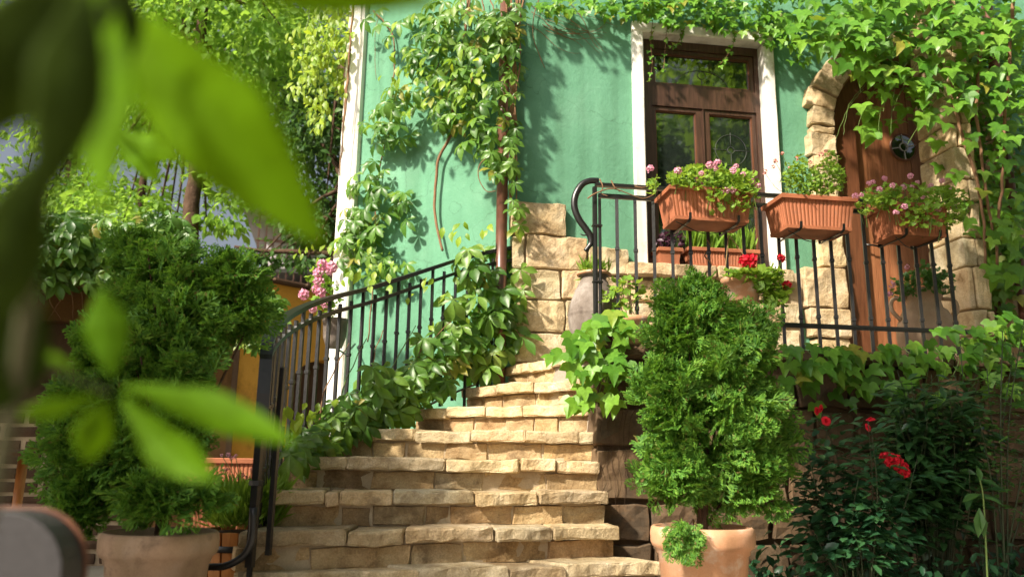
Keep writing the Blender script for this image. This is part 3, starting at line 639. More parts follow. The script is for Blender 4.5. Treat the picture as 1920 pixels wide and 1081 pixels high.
# low dark brick wall at the far left
kw = empty('brick_wall', (-3.6, 5.35, 0), 'low dark brick wall in deep shade at the left edge', 'wall')
KF = Frame(-5.2, 5.25, 6.0)
fbox('mortar', KF, 0, 2.75, -0.2, -0.012, -0.01, 1.02, MORTAR, kw)
z = 0.0; row = 0
while z < 1.0:
    u = -0.14 * (row % 2)
    while u < 2.75:
        a, b = max(0, u), min(2.75, u + .27)
        if b - a > .05: stone('brick', box8(KF, a + .006, b - .006, -.1, 0.0, z + .006, z + .082), BRICK, kw, (3, 1, 2), .008, .01)
        u += .28
    z += .09; row += 1
# small wooden table, only a corner of it in view
tb = empty('wooden_table', (-2.9, 4.55, 0), 'small orange wooden side table at the left edge', 'table')
TF = Frame(-3.05, 4.5, 0)
V, F = rock(box8(TF, -0.5, 0.20, -0.5, 0.05, 0.70, 0.735), (3, 3, 2), 0, 0, .01); mesh_obj('table_top', V, F, WOODF, tb)
for a, b in ((0.13, 0.0), (0.13, -.42), (-.42, 0.0), (-.42, -.42)): mesh_obj('leg', *tube([TF.w(a, b, 0), TF.w(a, b, .705)], [.024, .030], 10), WOODO, tb, True)

bh = empty('background_house', (-4.6, 14.5, 0), 'pale house with barred balconies under a flat grey roof behind the trees', 'house')
HB = Frame(-4.75, 14.2, 12.0)
PALE = rough_mat('pale_render', [(0.62, 0.58, 0.62), (0.72, 0.68, 0.70)], 1.0, 0.9)
GREY = plain_mat('grey_roof', (0.16, 0.16, 0.155), 0.8); BARS = plain_mat('pink_brown_bars', (0.24, 0.13, 0.12), 0.6)
fbox('wall', HB, 0.1, 6, -5, -1.1, 0, 5.2, PALE, bh); fbox('roof', HB, -0.25, 6.3, -5.2, 0.1, 5.2, 5.36, GREY, bh)
fbox('balcony_slab', HB, 0.0, 6, -1.1, 0.0, 3.42, 3.62, GREY, bh); fbox('balcony_slab', HB, 0.0, 6, -1.1, 0.0, 4.05, 4.12, GREY, bh)
for i in range(24):
    u = 0.05 + i * 0.135
    fbox('bar', HB, u, u + .03, -.06, -.03, 3.62, 4.05, BARS, bh); fbox('bar', HB, u, u + .03, -.06, -.03, 4.12, 5.2, BARS, bh)
for zq in (4.62, 5.12): fbox('rail', HB, 0.02, 3.3, -.062, -.028, zq, zq + .05, BARS, bh)
fbox('window', HB, 1.5, 2.4, -1.098, -1.06, 4.2, 4.95, GLASS, bh)

# ================================================================== LEAVES
def leaflet(n=4, w=.36, fold=.35, droop=.22, peak=.42, wave=0.0, curl=0.0):
    V = [(0, 0, 0)]; F = []
    ts = [(i + 1) / (n + 1) for i in range(n)]
    for t in ts:
        hw = w * (t / peak) ** .8 if t < peak else w * (1 - ((t - peak) / (1 - peak)) ** 1.5)
        hw = max(hw, .02); zz = -droop * t * t; q = wave * (1 if round(t * (n + 1)) % 2 else -1)
        V += [(-hw, t + q * .1, zz + fold * hw + q * .3), (0, t, zz), (hw, t - q * .05, zz + fold * hw - q * .2)]
    V.append((0, 1, -droop)); e = len(V) - 1
    F += [(0, 2, 1), (0, 3, 2)]
    for i in range(n - 1):
        a = 1 + 3 * i; b = a + 3
        F += [(a, a + 1, b + 1), (a, b + 1, b), (a + 1, a + 2, b + 2), (a + 1, b + 2, b + 1)]
    a = 1 + 3 * (n - 1); F += [(a, a + 1, e), (a + 1, a + 2, e)]
    return np.array(V, float), np.array(F)
def joinT(parts, share0=True):
    V = []; F = []; k = 0
    for v, f in parts: V.append(v); F.append(f + k); k += len(v)
    V = np.vstack(V); F = np.vstack(F)
    if share0:                                   # weld all first vertices: one leaf, one island
        st = 0
        for v, f in parts: F[F == st] = 0; st += len(v)
    return V, F
def rotz(V, a): c, s = cos(a), sin(a); return V @ np.array([[c, s, 0], [-s, c, 0], [0, 0, 1.0]])
def rotx(V, a): c, s = cos(a), sin(a); return V @ np.array([[1.0, 0, 0], [0, c, s], [0, -s, c]])
def creeper5(seed):
    r = random.Random(seed); P = []
    for a, l in zip((-112, -56, 0, 56, 112), (.62, .9, 1.0, .9, .62)):
        v, f = leaflet(4, r.uniform(.20, .26), r.uniform(.25, .5), r.uniform(.1, .45), .52); v[1:, 1] = .10 + .90 * v[1:, 1]
        P.append((rotz(rotx(v * l, r.uniform(-.35, .1)), radians(-a + r.uniform(-9, 9))), f))
    return joinT(P)
def ivy3(seed):
    r = random.Random(seed); h = [(0, 0), (.20, -.13), (.42, -.04), (.60, .36), (.27, .40), (.23, .60), (0, 1.05)]
    V = [(0, .36, 0)]; F = []
    dr = r.uniform(.2, .5); fo = r.uniform(.05, .3)
    def z(x, y): return fo * abs(x) - dr * (x * x * .7 + max(0, y - .3) ** 2)
    for s in (1, -1):
        k = len(V); j = r.uniform(.9, 1.1)
        for x, y in h: V.append((s * x * j, y, z(x, y)))
        for i in range(6): F.append((0, k + i, k + i + 1) if s > 0 else (0, k + i + 1, k + i))
    return np.array(V, float), np.array(F)
def roundleaf(seed):
    r = random.Random(seed); V = [(0, .42, -.06)]; n = 9
    for i in range(n):
        a = -pi / 2 + .25 + (2 * pi - .5) * i / (n - 1); q = .5 * (1 + .12 * (-1) ** i); V.append((q * cos(a), .5 + q * sin(a), .1 + .08 * (-1) ** i))
    return np.array(V, float), np.array([(0, i + 1, i + 2) for i in range(n - 1)])
def spray(seed):
    """flat fan of scaly thuja twigs"""
    r = random.Random(seed); V = []; F = []
    def twig(p, a, l, w, z):
        w *= 1.25; d = np.array([sin(a), cos(a)]); n = np.array([d[1], -d[0]]); k = len(V); m = p + d * l * .55; e = p + d * l
        V.extend([(*p, z), (*(m + n * w), z + r.uniform(-.03, .03)), (*e, z - .12 * l), (*(m - n * w), z + r.uniform(-.03, .03))]); F.extend([(k, k + 1, k + 2), (k, k + 2, k + 3)])
    ax = lambda t: np.array([.06 * sin(3 * t + seed), t])
    for i in range(5): twig(ax(i * .19), .06 * cos(3 * i * .19 + seed) * 3, .24, .028, -.1 * (i * .19) ** 2)
    for i in range(9):
        t = .12 + .09 * i; s = 1 if i % 2 else -1; a = s * r.uniform(.6, .95); l = (.62 * (1 - t) + .12) * r.uniform(.8, 1.15); p = ax(t); d = np.array([sin(a), cos(a)])
        z0 = -.1 * t * t + r.uniform(-.04, .04)
        twig(p, a, l, .03, z0)
        m = max(2, int(l / .085))
        for j in range(1, m):
            q = j / m; tw = s * r.uniform(.35, .6) * (1 if j % 2 else -1); twig(p + d * l * q, a + tw, l * (1 - q) * .75 + .05, .026, z0 - .02)
    return np.array(V, float), np.array(F)
def needle(seed): return leaflet(2, .07, .3, .15, .4)
def petals(n, seed, rr=.32):
    r = random.Random(seed); V = []; F = []
    for i in range(n):
        a = 2 * pi * i * .618; e = math.acos(1 - 1.55 * (i + .5) / n); d = np.array([sin(e) * cos(a), sin(e) * sin(a), cos(e)])
        t = np.cross(d, [r.uniform(-1, 1), r.uniform(-1, 1), .3]); t /= np.linalg.norm(t); b = np.cross(d, t); k = len(V); s = rr * r.uniform(.75, 1.1)
        V.append(d * .55); 
        for q in range(5):
            an = 2 * pi * q / 5; V.append(d * (.62 + .2 * (q % 2) + r.uniform(0, .22)) + (t * cos(an) + b * sin(an)) * s)
        F += [(k, k + 1 + q, k + 1 + (q + 1) % 5) for q in range(5)]
    return np.array(V), np.array(F)
def rosehead(seed):
    r = random.Random(seed); V = []; F = []
    for ring, (n, rad, op) in enumerate(((3, .16, .1), (4, .3, .3), (5, .46, .55), (6, .6, .95))):
        for i in range(n):
            a = 2 * pi * i / n + ring * .7; w = pi / n * 1.35; k = len(V)
            for lv, (q, zz) in enumerate(((.35, 0), (.8, .35), (1 + op * .4, .62 - op * .45))):
                for c in (-1, 0, 1): V.append((rad * q * cos(a + c * w * (.7 if lv == 2 else 1)), rad * q * sin(a + c * w), zz + r.uniform(-.03, .03) - .06 * abs(c)))
            for lv in range(2):
                for c in range(2): b = k + lv * 3 + c; F += [(b, b + 1, b + 4), (b, b + 4, b + 3)]
    return np.array(V, float), np.array(F)
TEMPL = {'creeper': [creeper5(i) for i in range(5)], 'ivy': [ivy3(i) for i in range(5)], 'leaflet': [leaflet(3, .30, .3, d, .45) for d in (.1, .3, .5)],
         'oval': [leaflet(2, .30, .3, d, .5) for d in (.1, .3)], 'lance': [leaflet(3, .19, .4, d, .5) for d in (.1, .3)], 'round': [roundleaf(i) for i in range(3)], 'spray': [spray(i) for i in range(6)],
         'needle': [needle(0)], 'geranium': [petals(22, i) for i in range(3)], 'smallflower': [petals(7, i, .5) for i in range(3)], 'rose': [rosehead(i) for i in range(2)]}
TMESH = {}
def tmesh(kind, i, mat):
    key = (kind, i, mat.name)
    if key not in TMESH:
        v, f = TEMPL[kind][i]; me = bpy.data.meshes.new(kind + '_shape'); me.from_pydata([tuple(q) for q in v], [], [tuple(int(x) for x in q) for q in f])
        me.polygons.foreach_set('use_smooth', [True] * len(me.polygons)); me.materials.append(mat); TMESH[key] = me
    return TMESH[key]
def basis(tip, nor):
    """rows of unit axes from a tip direction and a rough upper-side normal"""
    t = tip / (np.linalg.norm(tip, axis=1, keepdims=True) + 1e-9); n = nor - t * np.sum(t * nor, axis=1, keepdims=True)
    n /= (np.linalg.norm(n, axis=1, keepdims=True) + 1e-9); x = np.cross(t, n); return np.stack([x, t, n], axis=2)
def nearest_order(pos, sc):
    d = np.linalg.norm(pos - cC, axis=1); return np.argsort(-(sc / d ** 1.5))
def scatter(parent, kind, pos, tip, nor, sc, mat, nparts=300, part='leaf', mass='foliage'):
    """leaves: the nearest ones as parts of their own, the rest as one mass"""
    pos = np.asarray(pos, float); B = basis(np.asarray(tip, float), np.asarray(nor, float)); sc = np.asarray(sc, float); N_ = len(pos)
    T = TEMPL[kind]; ti = NR.integers(0, len(T), N_); order = nearest_order(pos, sc)
    one = order[:nparts]; rest = order[nparts:]
    o0 = org(parent)
    for i in one:
        o = bpy.data.objects.new(part, tmesh(kind, int(ti[i]), mat)); link(o, parent)
        M = B[i] * sc[i]; p = pos[i] - o0
        o.matrix_local = Matrix(((M[0, 0], M[0, 1], M[0, 2], p[0]), (M[1, 0], M[1, 1], M[1, 2], p[1]), (M[2, 0], M[2, 1], M[2, 2], p[2]), (0, 0, 0, 1)))
    if len(rest):
        VV = []; FF = []; k = 0
        for t, (v, f) in enumerate(T):
            sel = rest[ti[rest] == t]
            if not len(sel): continue
            W = np.einsum('nij,vj->nvi', B[sel] * sc[sel][:, None, None], v) + pos[sel][:, None, :]
            VV.append(W.reshape(-1, 3)); FF.append((f[None] + (np.arange(len(sel)) * len(v))[:, None, None]).reshape(-1, 3) + k); k += len(sel) * len(v)
        o = fast_mesh(mass, np.vstack(VV), np.vstack(FF), mat, parent); o['kind'] = 'stuff'
def rn(n, s=1.0): return NR.normal(0, s, (n, 3))
def inell(n):
    a = NR.uniform(0, 2 * pi, n); r = np.sqrt(NR.uniform(0, 1, n)); return r * np.cos(a), r * np.sin(a)
def blobs(spec, fn, dense=1.0):
    """points inside pixel ellipses (cx,cy,rx,ry,count[,tilt]) put on a surface by fn(px,py)"""
    out = []
    for q in spec:
        x, y = inell(int(q[4] * dense)); t = radians(q[5]) if len(q) > 5 else 0
        for a, b in zip(x * q[2], y * q[3]): out.append(fn(q[0] + a * cos(t) - b * sin(t), q[1] + a * sin(t) + b * cos(t)))
    return np.array(out)
def vstem(parent, pts, r0, r1, mat=None, n=None, wig=0.0, name='stem'):
    n = n or max(8, len(pts) * 6); P = resample(pts, n)
    if wig: P = P + np.array([np.array(noise.noise_vector(Vector(p) * 9)) for p in P]) * wig
    return mesh_obj(name, *tube(P, np.linspace(r0, r1, n), 6), mat or STEM, parent, True)

# ------------------------------------------------------------------ trees
def tree(name, label, base, trunk, crowns, mat, lsize, group, kind='oval', limbs=5, tr=0.12, twigs=True):
    o = empty(name, base, label, 'tree', group); base = np.array(base, float)
    path = [base] + [np.array(p, float) for p in trunk]; P = resample(path, 14)
    mesh_obj('trunk', *tube(P, np.linspace(tr, tr * .45, 14), 9), BARK, o, True)
    tp, tn, pp_, ss = [], [], [], []
    for c in crowns:
        ctr = np.array(c[:3], float); rad = np.array(c[3:6], float); n = int(c[6]); ncl = max(6, n // 45)
        cc = rn(ncl); cc /= np.linalg.norm(cc, axis=1, keepdims=True); cc *= (NR.uniform(.15, 1, (ncl, 1)) ** .5)
        cl = ctr + cc * rad; w = NR.integers(0, ncl, n); spread = float(np.mean(rad)) * .20
        off = rn(n, spread) * np.array([1.15, 1.15, .6]); p = cl[w] + off
        out = cc[w] * .5 + off / spread * .35 + np.array([0, 0, -.45]) + rn(n, .35)
        pp_.append(p); tp.append(out); tn.append(np.array([0, 0, 1.0]) + rn(n, .55) - SUN * -.25); ss.append(lsize * NR.uniform(.6, 1.25, n))
        for i in range(limbs):
            e = cl[RND.randrange(ncl)]; s = P[RND.randrange(7, 14)]; mid = (s + e) / 2 + np.array([0, 0, .12 * np.linalg.norm(e - s)])
            mesh_obj('limb', *tube(resample([s, mid, e], 9), np.linspace(tr * .35, .008, 9), 6), BARK, o, True)
    VV = np.vstack(pp_); scatter(o, kind, VV, np.vstack(tp), np.vstack(tn), np.concatenate(ss), mat, 0, mass='crown')
    for ch in o.children:
        if ch.name.startswith('crown') and 'kind' in ch: del ch['kind']
    return o
GT = 'trees behind the garden wall'
p = lambda x, y, Y: atY(x, y, Y)
tree('tree', 'tree with the thick brown trunk rising straight above the garden wall', (*p(362, 860, 10.5)[:2], 0), [p(357, 430, 10.5), p(368, 320, 10.5), p(372, 120, 10.4), p(390, -60, 10.3)],
     [(*p(430, 60, 10.5), 1.7, 1.2, 1.4, 3600), (*p(250, 120, 10.8), 1.3, 1.0, 1.2, 2600), (*p(420, 380, 10.8), .6, .6, .5, 420), (*p(250, 410, 10.9), .9, .6, .5, 800)], TREE, .135, GT, 'leaflet', 6, .13)
tree('tree', 'slender dark leaning tree left of the thick trunk', (*p(230, 860, 11.6)[:2], 0), [p(262, 400, 11.6), p(276, 300, 11.6), p(300, 120, 11.5), p(310, -40, 11.4)],
     [(*p(160, 150, 11.8), 1.5, 1.0, 1.4, 2000), (*p(330, 200, 12.2), 1.3, 1.0, .8, 1300), (*p(190, 380, 12.4), 1.1, .8, .6, 1200)], TREE, .125, GT, 'leaflet', 5, .07)
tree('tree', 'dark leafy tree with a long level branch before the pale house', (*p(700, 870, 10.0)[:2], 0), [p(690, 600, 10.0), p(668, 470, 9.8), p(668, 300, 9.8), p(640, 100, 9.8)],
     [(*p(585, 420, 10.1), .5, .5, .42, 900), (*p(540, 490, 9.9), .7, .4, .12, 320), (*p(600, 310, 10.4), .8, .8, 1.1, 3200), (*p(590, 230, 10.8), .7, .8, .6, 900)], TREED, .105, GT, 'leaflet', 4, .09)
tree('tree', 'broad hazy tree farthest back at the upper left', (*p(100, 870, 15.5)[:2], 0), [p(120, 500, 15.5), p(140, 200, 15.5), p(150, -50, 15.5)],
     [(*p(200, 60, 15.5), 4.2, 1.4, 2.4, 4200), (*p(-40, 260, 15.5), 3.0, 1.2, 2.0, 2400), (*p(470, 150, 17.0), 3.4, 1.4, 2.6, 3800), (*p(560, 120, 13.0), 1.6, 1.0, 1.6, 2600), (*p(100, 420, 16.5), 3.2, 1.0, .9, 1800)], TREE, .17, GT, 'oval', 3, .16)
lvl = tree and None
bt = [o for o in COL.objects if o.get('label', '').startswith('dark leafy tree')][0]
mesh_obj('limb', *tube(resample([p(690, 520, 9.9), p(640, 480, 9.8), p(560, 472, 9.8), p(490, 470, 9.8), p(440, 462, 9.8)], 24), np.linspace(.05, .018, 24), 7), BARK, bt, True)
# unseen trees added outside the frame to shade the garden and fill window reflections
tree('tree', 'unseen garden tree added beyond the left edge to shade the lower steps', (-4.1, 1.4, 0), [(-4.1, 1.4, 1.5), (-4.2, 1.1, 3.4)], [(-2.6, 1.85, 1.75, .5, .65, .68, 3000), (-5.0, 3.9, 2.3, .9, .9, 1.0, 2600), (-4.4, .6, 4.2, .9, .8, .7, 1200)], TREED, .15, 'trees around the garden', 'oval', 4, .1)
tree('tree', 'unseen garden tree added beyond the left edge to shade the ochre wall', (-7.3, 4.9, 0), [(-7.2, 4.9, 1.5), (-7.1, 4.9, 3.0)], [(-6.7, 5.2, 3.7, 1.5, 1.7, 2.0, 5500)], TREED, .15, 'trees around the garden', 'oval', 4, .1)
tree('tree', 'unseen garden tree added behind the viewer, its limb shading the flower bed', (2.6, -1.6, 0), [(2.4, -1.2, 1.8), (1.8, -.2, 3.4), (.6, 1.4, 4.0), (-.3, 1.8, 4.2)], [(.35, 1.75, 3.65, .85, .45, .85, 3600), (-.9, 1.8, 4.5, .55, .4, .35, 900), (3.2, -2.6, 4.6, 2.2, 1.8, 1.8, 4000), (2.3, 3.3, 4.15, 1.5, .8, .45, 3200)], TREED, .14, 'trees around the garden', 'oval', 4, .1)
tree('tree', 'unseen garden tree added beyond the right edge to shade the flower bed', (4.3, 2.2, 0), [(4.3, 2.2, 1.0), (4.2, 2.3, 2.4)], [(4.15, 2.1, 1.7, .95, 1.35, 1.5, 4500)], TREED, .15, 'trees around the garden', 'oval', 4, .08)
tree('tree', 'tall tree behind the viewer mirrored in the window panes', (7.2, -2.6, 0), [(7.1, -2.5, 2.5), (6.9, -2.3, 5.0)], [(6.6, -2.2, 6.2, 3.2, 2.6, 3.0, 9000)], TREE, .2, 'trees around the garden', 'oval', 4, .16)

# ================================================================== POTTED EVERGREENS
def clay_pot(o, c, s, mat, name='pot', sr=1.0):
    prof = [(.0, 0), (.165, 0), (.172, .02), (.188, .105), (.194, .108), (.190, .118), (.196, .122), (.192, .133), (.198, .137), (.215, .31), (.222, .315), (.226, .335), (.243, .345), (.250, .362), (.252, .40), (.246, .425), (.235, .432), (.222, .428), (.216, .40), (.0, .385)]
    V, F = lathe([(r * s * sr, z_ * s) for r, z_ in prof], c, 48, .004); return mesh_obj(name, V, F, mat, o, True)
def thuja(o, lobes, ncl, per, size, mat, trunk, nb=14):
    w = np.array([l[3] * l[5] for l in lobes]); w = w / w.sum(); pos, tip, nor, sc = [], [], [], []
    for li, l in enumerate(lobes):
        ctr = np.array(l[:3]); rad = np.array(l[3:6]) - np.array([.055, .05, .045])
        for c in range(int(ncl * w[li])):
            d = rn(1)[0]; d /= np.linalg.norm(d)
            if d[1] > .45: d[1] *= -1
            inner = NR.random() < .28
            pt = ctr + d * rad * (NR.uniform(.2, .7) if inner else NR.uniform(.74, 1.10))
            out = d * np.array([1, 1, .55]) + np.array([0, 0, NR.uniform(.15, .75)]); out /= np.linalg.norm(out)
            s = size * NR.uniform(.75, 1.25)
            for k in range(per):
                t = out + rn(1, .42)[0]; t /= np.linalg.norm(t)
                pos.append(pt - out * s * .55 + rn(1, s * .22)[0]); tip.append(t + np.array([0, 0, -.1])); nor.append(np.cross(t, rn(1)[0]) * .8 + d * .8 + SUN * .5); sc.append(s * NR.uniform(.65, 1.15))
    scatter(o, 'spray', pos, tip, nor, sc, mat, 0)
    base, top = np.array(trunk[0]), np.array(trunk[1])
    mesh_obj('trunk', *tube(resample([base, (base + top) / 2 + np.array([.02, 0, 0]), top], 10), np.linspace(.026, .008, 10), 7), BARK, o, True)
    for i in range(nb):
        l = lobes[RND.randrange(len(lobes))]; e = np.array(l[:3]) + np.array([RND.uniform(-.6, .6) * l[3], RND.uniform(-.7, .2) * l[4], RND.uniform(-.5, .5) * l[5]]); s = base + (top - base) * RND.uniform(0, .5)
        mesh_obj('branch', *tube(resample([s, (s + e) / 2 - np.array([0, 0, .03]), e], 8), np.linspace(.009, .003, 8), 5), BARK, o, True)
def lobe(px, py, Y, rx, rz, ry=None):
    k = Y / FPX * 1.03; P_ = atY(px, py, Y); return (P_[0], P_[1], P_[2], rx * k, (ry if ry else rx * .85) * k, rz * k)
pc = atY(1313, 900, 3.75); o = empty('potted_thuja', (pc[0], pc[1], 0), 'bright green bushy thuja in terracotta pot beside the steps', 'potted tree')
clay_pot(o, (pc[0], pc[1], 0), 1.0, TERRA, sr=.92); mesh_obj('soil', *lathe([(0.0, .392), (.196, .39)], (pc[0], pc[1], 0), 24), SOIL, o)
thuja(o, [lobe(1322, 745, 3.75, 140, 200), lobe(1300, 590, 3.72, 82, 80), lobe(1385, 650, 3.8, 75, 100), lobe(1245, 740, 3.68, 65, 95), lobe(1270, 880, 3.7, 88, 72), lobe(1400, 880, 3.76, 85, 85), lobe(1310, 545, 3.72, 38, 45), lobe(1262, 640, 3.7, 55, 70), lobe(1440, 800, 3.85, 50, 90)], 300, 9, .112, THUJA,
      [(pc[0], pc[1], .38), atY(1310, 560, 3.75)])
n = 46; tw = np.linspace(0, 1, n); tc = np.array([atY(1292 - 18 * q + NR.uniform(-24, 24), 972 + 52 * q + NR.uniform(-8, 8), 3.49 + .03 * NR.random()) for q in tw])
scatter(o, 'spray', tc, np.array([-.1, -.5, -.8]) + rn(n, .45), np.array([0, -1, .6]) + rn(n, .4), NR.uniform(.05, .095, n), THUJA, 0, mass='hanging_sprays')
mesh_obj('branch', *tube(resample([(pc[0] - .06, pc[1] - .14, .40), atY(1298, 972, 3.52), atY(1285, 1010, 3.5)], 8), np.linspace(.006, .003, 8), 5), BARK, o, True)
pl = atY(312, 900, 3.22); o = empty('potted_thuja', (pl[0], pl[1], 0), 'tall loose thuja in weathered pot left of the stairs', 'potted tree')
clay_pot(o, (pl[0], pl[1], 0), 0.98, TERRA_OLD, sr=.88); mesh_obj('soil', *lathe([(0.0, .385), (.186, .382)], (pl[0], pl[1], 0), 24), SOIL, o)
thuja(o, [lobe(300, 505, 3.45, 95, 75), lobe(435, 525, 3.5, 78, 70), lobe(330, 600, 3.45, 130, 90), lobe(455, 590, 3.5, 60, 60), lobe(300, 690, 3.35, 110, 80), lobe(190, 640, 3.4, 60, 70), lobe(190, 760, 3.3, 105, 90), lobe(180, 870, 3.25, 100, 90), lobe(300, 830, 3.25, 110, 90), lobe(310, 930, 3.15, 120, 40), lobe(160, 945, 3.2, 55, 60), lobe(255, 460, 3.45, 45, 40)], 420, 9, .108, THUJA,
      [(pl[0], pl[1], .38), atY(340, 520, 3.45)], 20)

# ================================================================== CLIMBERS
DN = np.array([0, 0, -1.0])
def wallvine(o, kind, pts, out, mat, s0, s1, nparts, side=0.0, drop=1.0, part='leaf', mass='foliage', face=1.0, spread=.4):
    n = len(pts); out = np.asarray(out, float); sd_ = np.array([-out[1], out[0], 0])
    tip = DN * drop + out * .55 + sd_ * side + rn(n, spread); nor = out * face + np.array([0, 0, .75]) + SUN * .25 + rn(n, .35)
    scatter(o, kind, pts, tip, nor, NR.uniform(s0, s1, n), mat, nparts, part, mass)
onH = lambda d0, d1: (lambda x, y: HF.at(x, y, NR.uniform(d0, d1)))
onW = lambda d0, d1: (lambda x, y: WF.at(x, y, NR.uniform(d0, d1)))
onB = lambda d0, d1: (lambda x, y: BF.at(x, y, NR.uniform(d0, d1)))
# creeper on the bent green wall
o = empty('wall_creeper', WF.w(1.0, .05, 2.2), 'five-fingered creeper hanging in a mass over the left green wall', 'creeper')
pts = blobs([(860, 40, 100, 50, 70), (800, 120, 60, 45, 28), (890, 140, 60, 55, 34), (755, 185, 45, 30, 14), (850, 200, 55, 36, 30), (880, 255, 36, 36, 13), (715, 40, 40, 40, 6)], onW(.06, .34))
wallvine(o, 'creeper', pts, WF.n, CREEP, .095, .15, 300)
pts = blobs([(830, 90, 110, 90, 40), (760, 170, 60, 50, 16), (900, 180, 40, 60, 14)], onW(.25, .42)); wallvine(o, 'leaflet', pts, WF.n, CREEPY, .06, .11, 60)
vstem(o, [WF.at(x, y, .06) for x, y in ((848, 250), (838, 268), (822, 300), (817, 345), (815, 390), (822, 440), (830, 470))], .013, .011, wig=.006)
vstem(o, [WF.at(x, y, .05) for x, y in ((880, -20), (870, 80), (850, 180), (848, 250))], .012, .013, wig=.01)
for k in range(5): vstem(o, [WF.at(870 + 12 * k, -10, .08), WF.at(850 + 20 * k + RND.uniform(-20, 20), 90, .12), WF.at(800 + 35 * k, 190, .15)], .006, .003, wig=.02)
# strand along the pilaster
o = empty('pilaster_creeper', WF.w(.1, .05, .6), 'thin leafy creeper strand climbing beside the white pilaster', 'creeper')
pts = blobs([(735, 215, 35, 30, 6), (700, 250, 30, 40, 7), (745, 245, 30, 25, 6), (690, 330, 35, 40, 12), (715, 390, 55, 45, 16), (680, 430, 40, 40, 22), (690, 500, 45, 35, 14), (650, 400, 25, 30, 5), (650, 460, 26, 30, 7), (740, 470, 40, 30, 4)], onW(.06, .24)); wallvine(o, 'creeper', pts, WF.n, CREEP, .09, .15, 300)
pts = blobs([(600, 470, 50, 14, 12), (660, 455, 40, 20, 14), (720, 490, 30, 20, 8)], onW(.1, .3)); wallvine(o, 'leaflet', pts, WF.n, CREEPY, .05, .09, 60)
vstem(o, [WF.at(x, y, .04) for x, y in ((700, 20), (733, 60), (740, 110), (735, 170), (742, 220), (722, 270), (708, 340), (703, 420), (700, 520), (690, 640))], .007, .006, wig=.01)
vstem(o, [WF.at(x, y, .04) for x, y in ((718, 10), (705, 50), (703, 100), (705, 150))], .003, .002, wig=.006)
# sunlit creeper curtain at the corner beyond the pilaster
o = empty('hanging_creeper', WF.w(-.35, 0, 5.2), 'sunlit yellow-green creeper curtain hanging left of the white pilaster', 'creeper')
cur = lambda x, y: atY(x, y, NR.uniform(6.45, 6.95))
pts = blobs([(620, 60, 45, 70, 150), (605, 140, 42, 60, 110), (575, 90, 40, 60, 80), (640, 40, 30, 50, 60), (598, 205, 22, 40, 40), (560, 150, 22, 40, 24), (640, 130, 14, 60, 30)], cur); wallvine(o, 'leaflet', pts, WF.n, CREEPY, .055, .10, 300, side=.2)
for x in (565, 585, 600, 615, 630, 645): vstem(o, [atY(x + 25, -30, 6.75), atY(x + 5, 90, 6.7), atY(x - 5 + RND.uniform(-8, 8), 190 + RND.uniform(-30, 40), 6.65)], .005, .002, CREEPY and GSTEM, wig=.02)
for x, y in ((655, 100), (648, 200)): vstem(o, [atY(x + 8, y - 110, 6.5), atY(x, y, 6.48), atY(x - 12, y + 130, 6.5)], .012, .006, wig=.015)
# creeper on the rain pipe
o = empty('pipe_creeper', (-.02, 5.75, 1.4), 'bright creeper and brown stems wrapped round the rain pipe', 'creeper')
pts = blobs([(948, 40, 30, 50, 24), (952, 110, 26, 50, 15), (945, 180, 28, 50, 14), (940, 260, 24, 50, 15), (930, 310, 20, 30, 10), (962, 300, 12, 80, 12), (965, 400, 14, 40, 6)], lambda x, y: atY(x, y, NR.uniform(5.58, 5.8))); wallvine(o, 'creeper', pts, HF.n, CREEP, .075, .12, 300)
for k in range(7): vstem(o, [atY(948 + 6 * k, -20, 5.74), atY(950 + RND.uniform(0, 26), 120, 5.74), atY(952 + RND.uniform(0, 20), 230, 5.75), atY(955 + RND.uniform(0, 14), 330 + 14 * k, 5.78)], .008, .004, wig=.012)
vstem(o, [atY(x, y, 5.7) for x, y in ((918, 290), (899, 310), (898, 335), (912, 358), (930, 358))], .004, .003)
# creeper along the stair railing
RX = np.array([q[0] for q in RP][::-1], float); RY = np.array([q[2] for q in RP][::-1], float)
onR = lambda a, b: (lambda x, y: atY(x, y, float(np.interp(x, RX, RY)) + NR.uniform(a, b)))
o = empty('railing_creeper', (-.6, 5.3, .9), 'large-leaved creeper growing through the stair railing', 'creeper')
pts = blobs([(910, 500, 70, 50, 26), (955, 590, 42, 70, 24), (890, 600, 65, 65, 32), (835, 655, 65, 35, 18), (900, 670, 70, 30, 18)], onR(-.16, .12)); wallvine(o, 'creeper', pts, np.array([-.1, -1, 0]), CREEP, .12, .185, 300, face=.8)
pts = blobs([(735, 738, 55, 36, 34), (670, 770, 55, 36, 34), (610, 800, 45, 36, 22), (560, 835, 26, 34, 10), (800, 705, 45, 32, 16), (700, 700, 40, 20, 7)], onR(-.22, .05)); wallvine(o, 'creeper', pts, np.array([-.1, -1, 0]), CREEP, .105, .165, 300, face=.7)
pts = blobs([(880, 430, 60, 20, 10), (700, 520, 70, 20, 10), (620, 780, 60, 50, 16), (560, 760, 40, 60, 10), (840, 560, 80, 60, 14)], onR(-.2, .1)); wallvine(o, 'leaflet', pts, np.array([-.1, -1, 0]), CREEPY, .05, .09, 80)
for k in range(9):
    x = 590 + 42 * k; vstem(o, [atY(x, 830 - 16 * k, float(np.interp(x, RX, RY))), atY(x + 15, 740 - 14 * k, float(np.interp(x, RX, RY)) + .05), atY(x + 60 + RND.uniform(-20, 30), 640 - 10 * k, float(np.interp(x + 60, RX, RY)))], .006, .003, GSTEM if k % 2 else STEM, wig=.02)
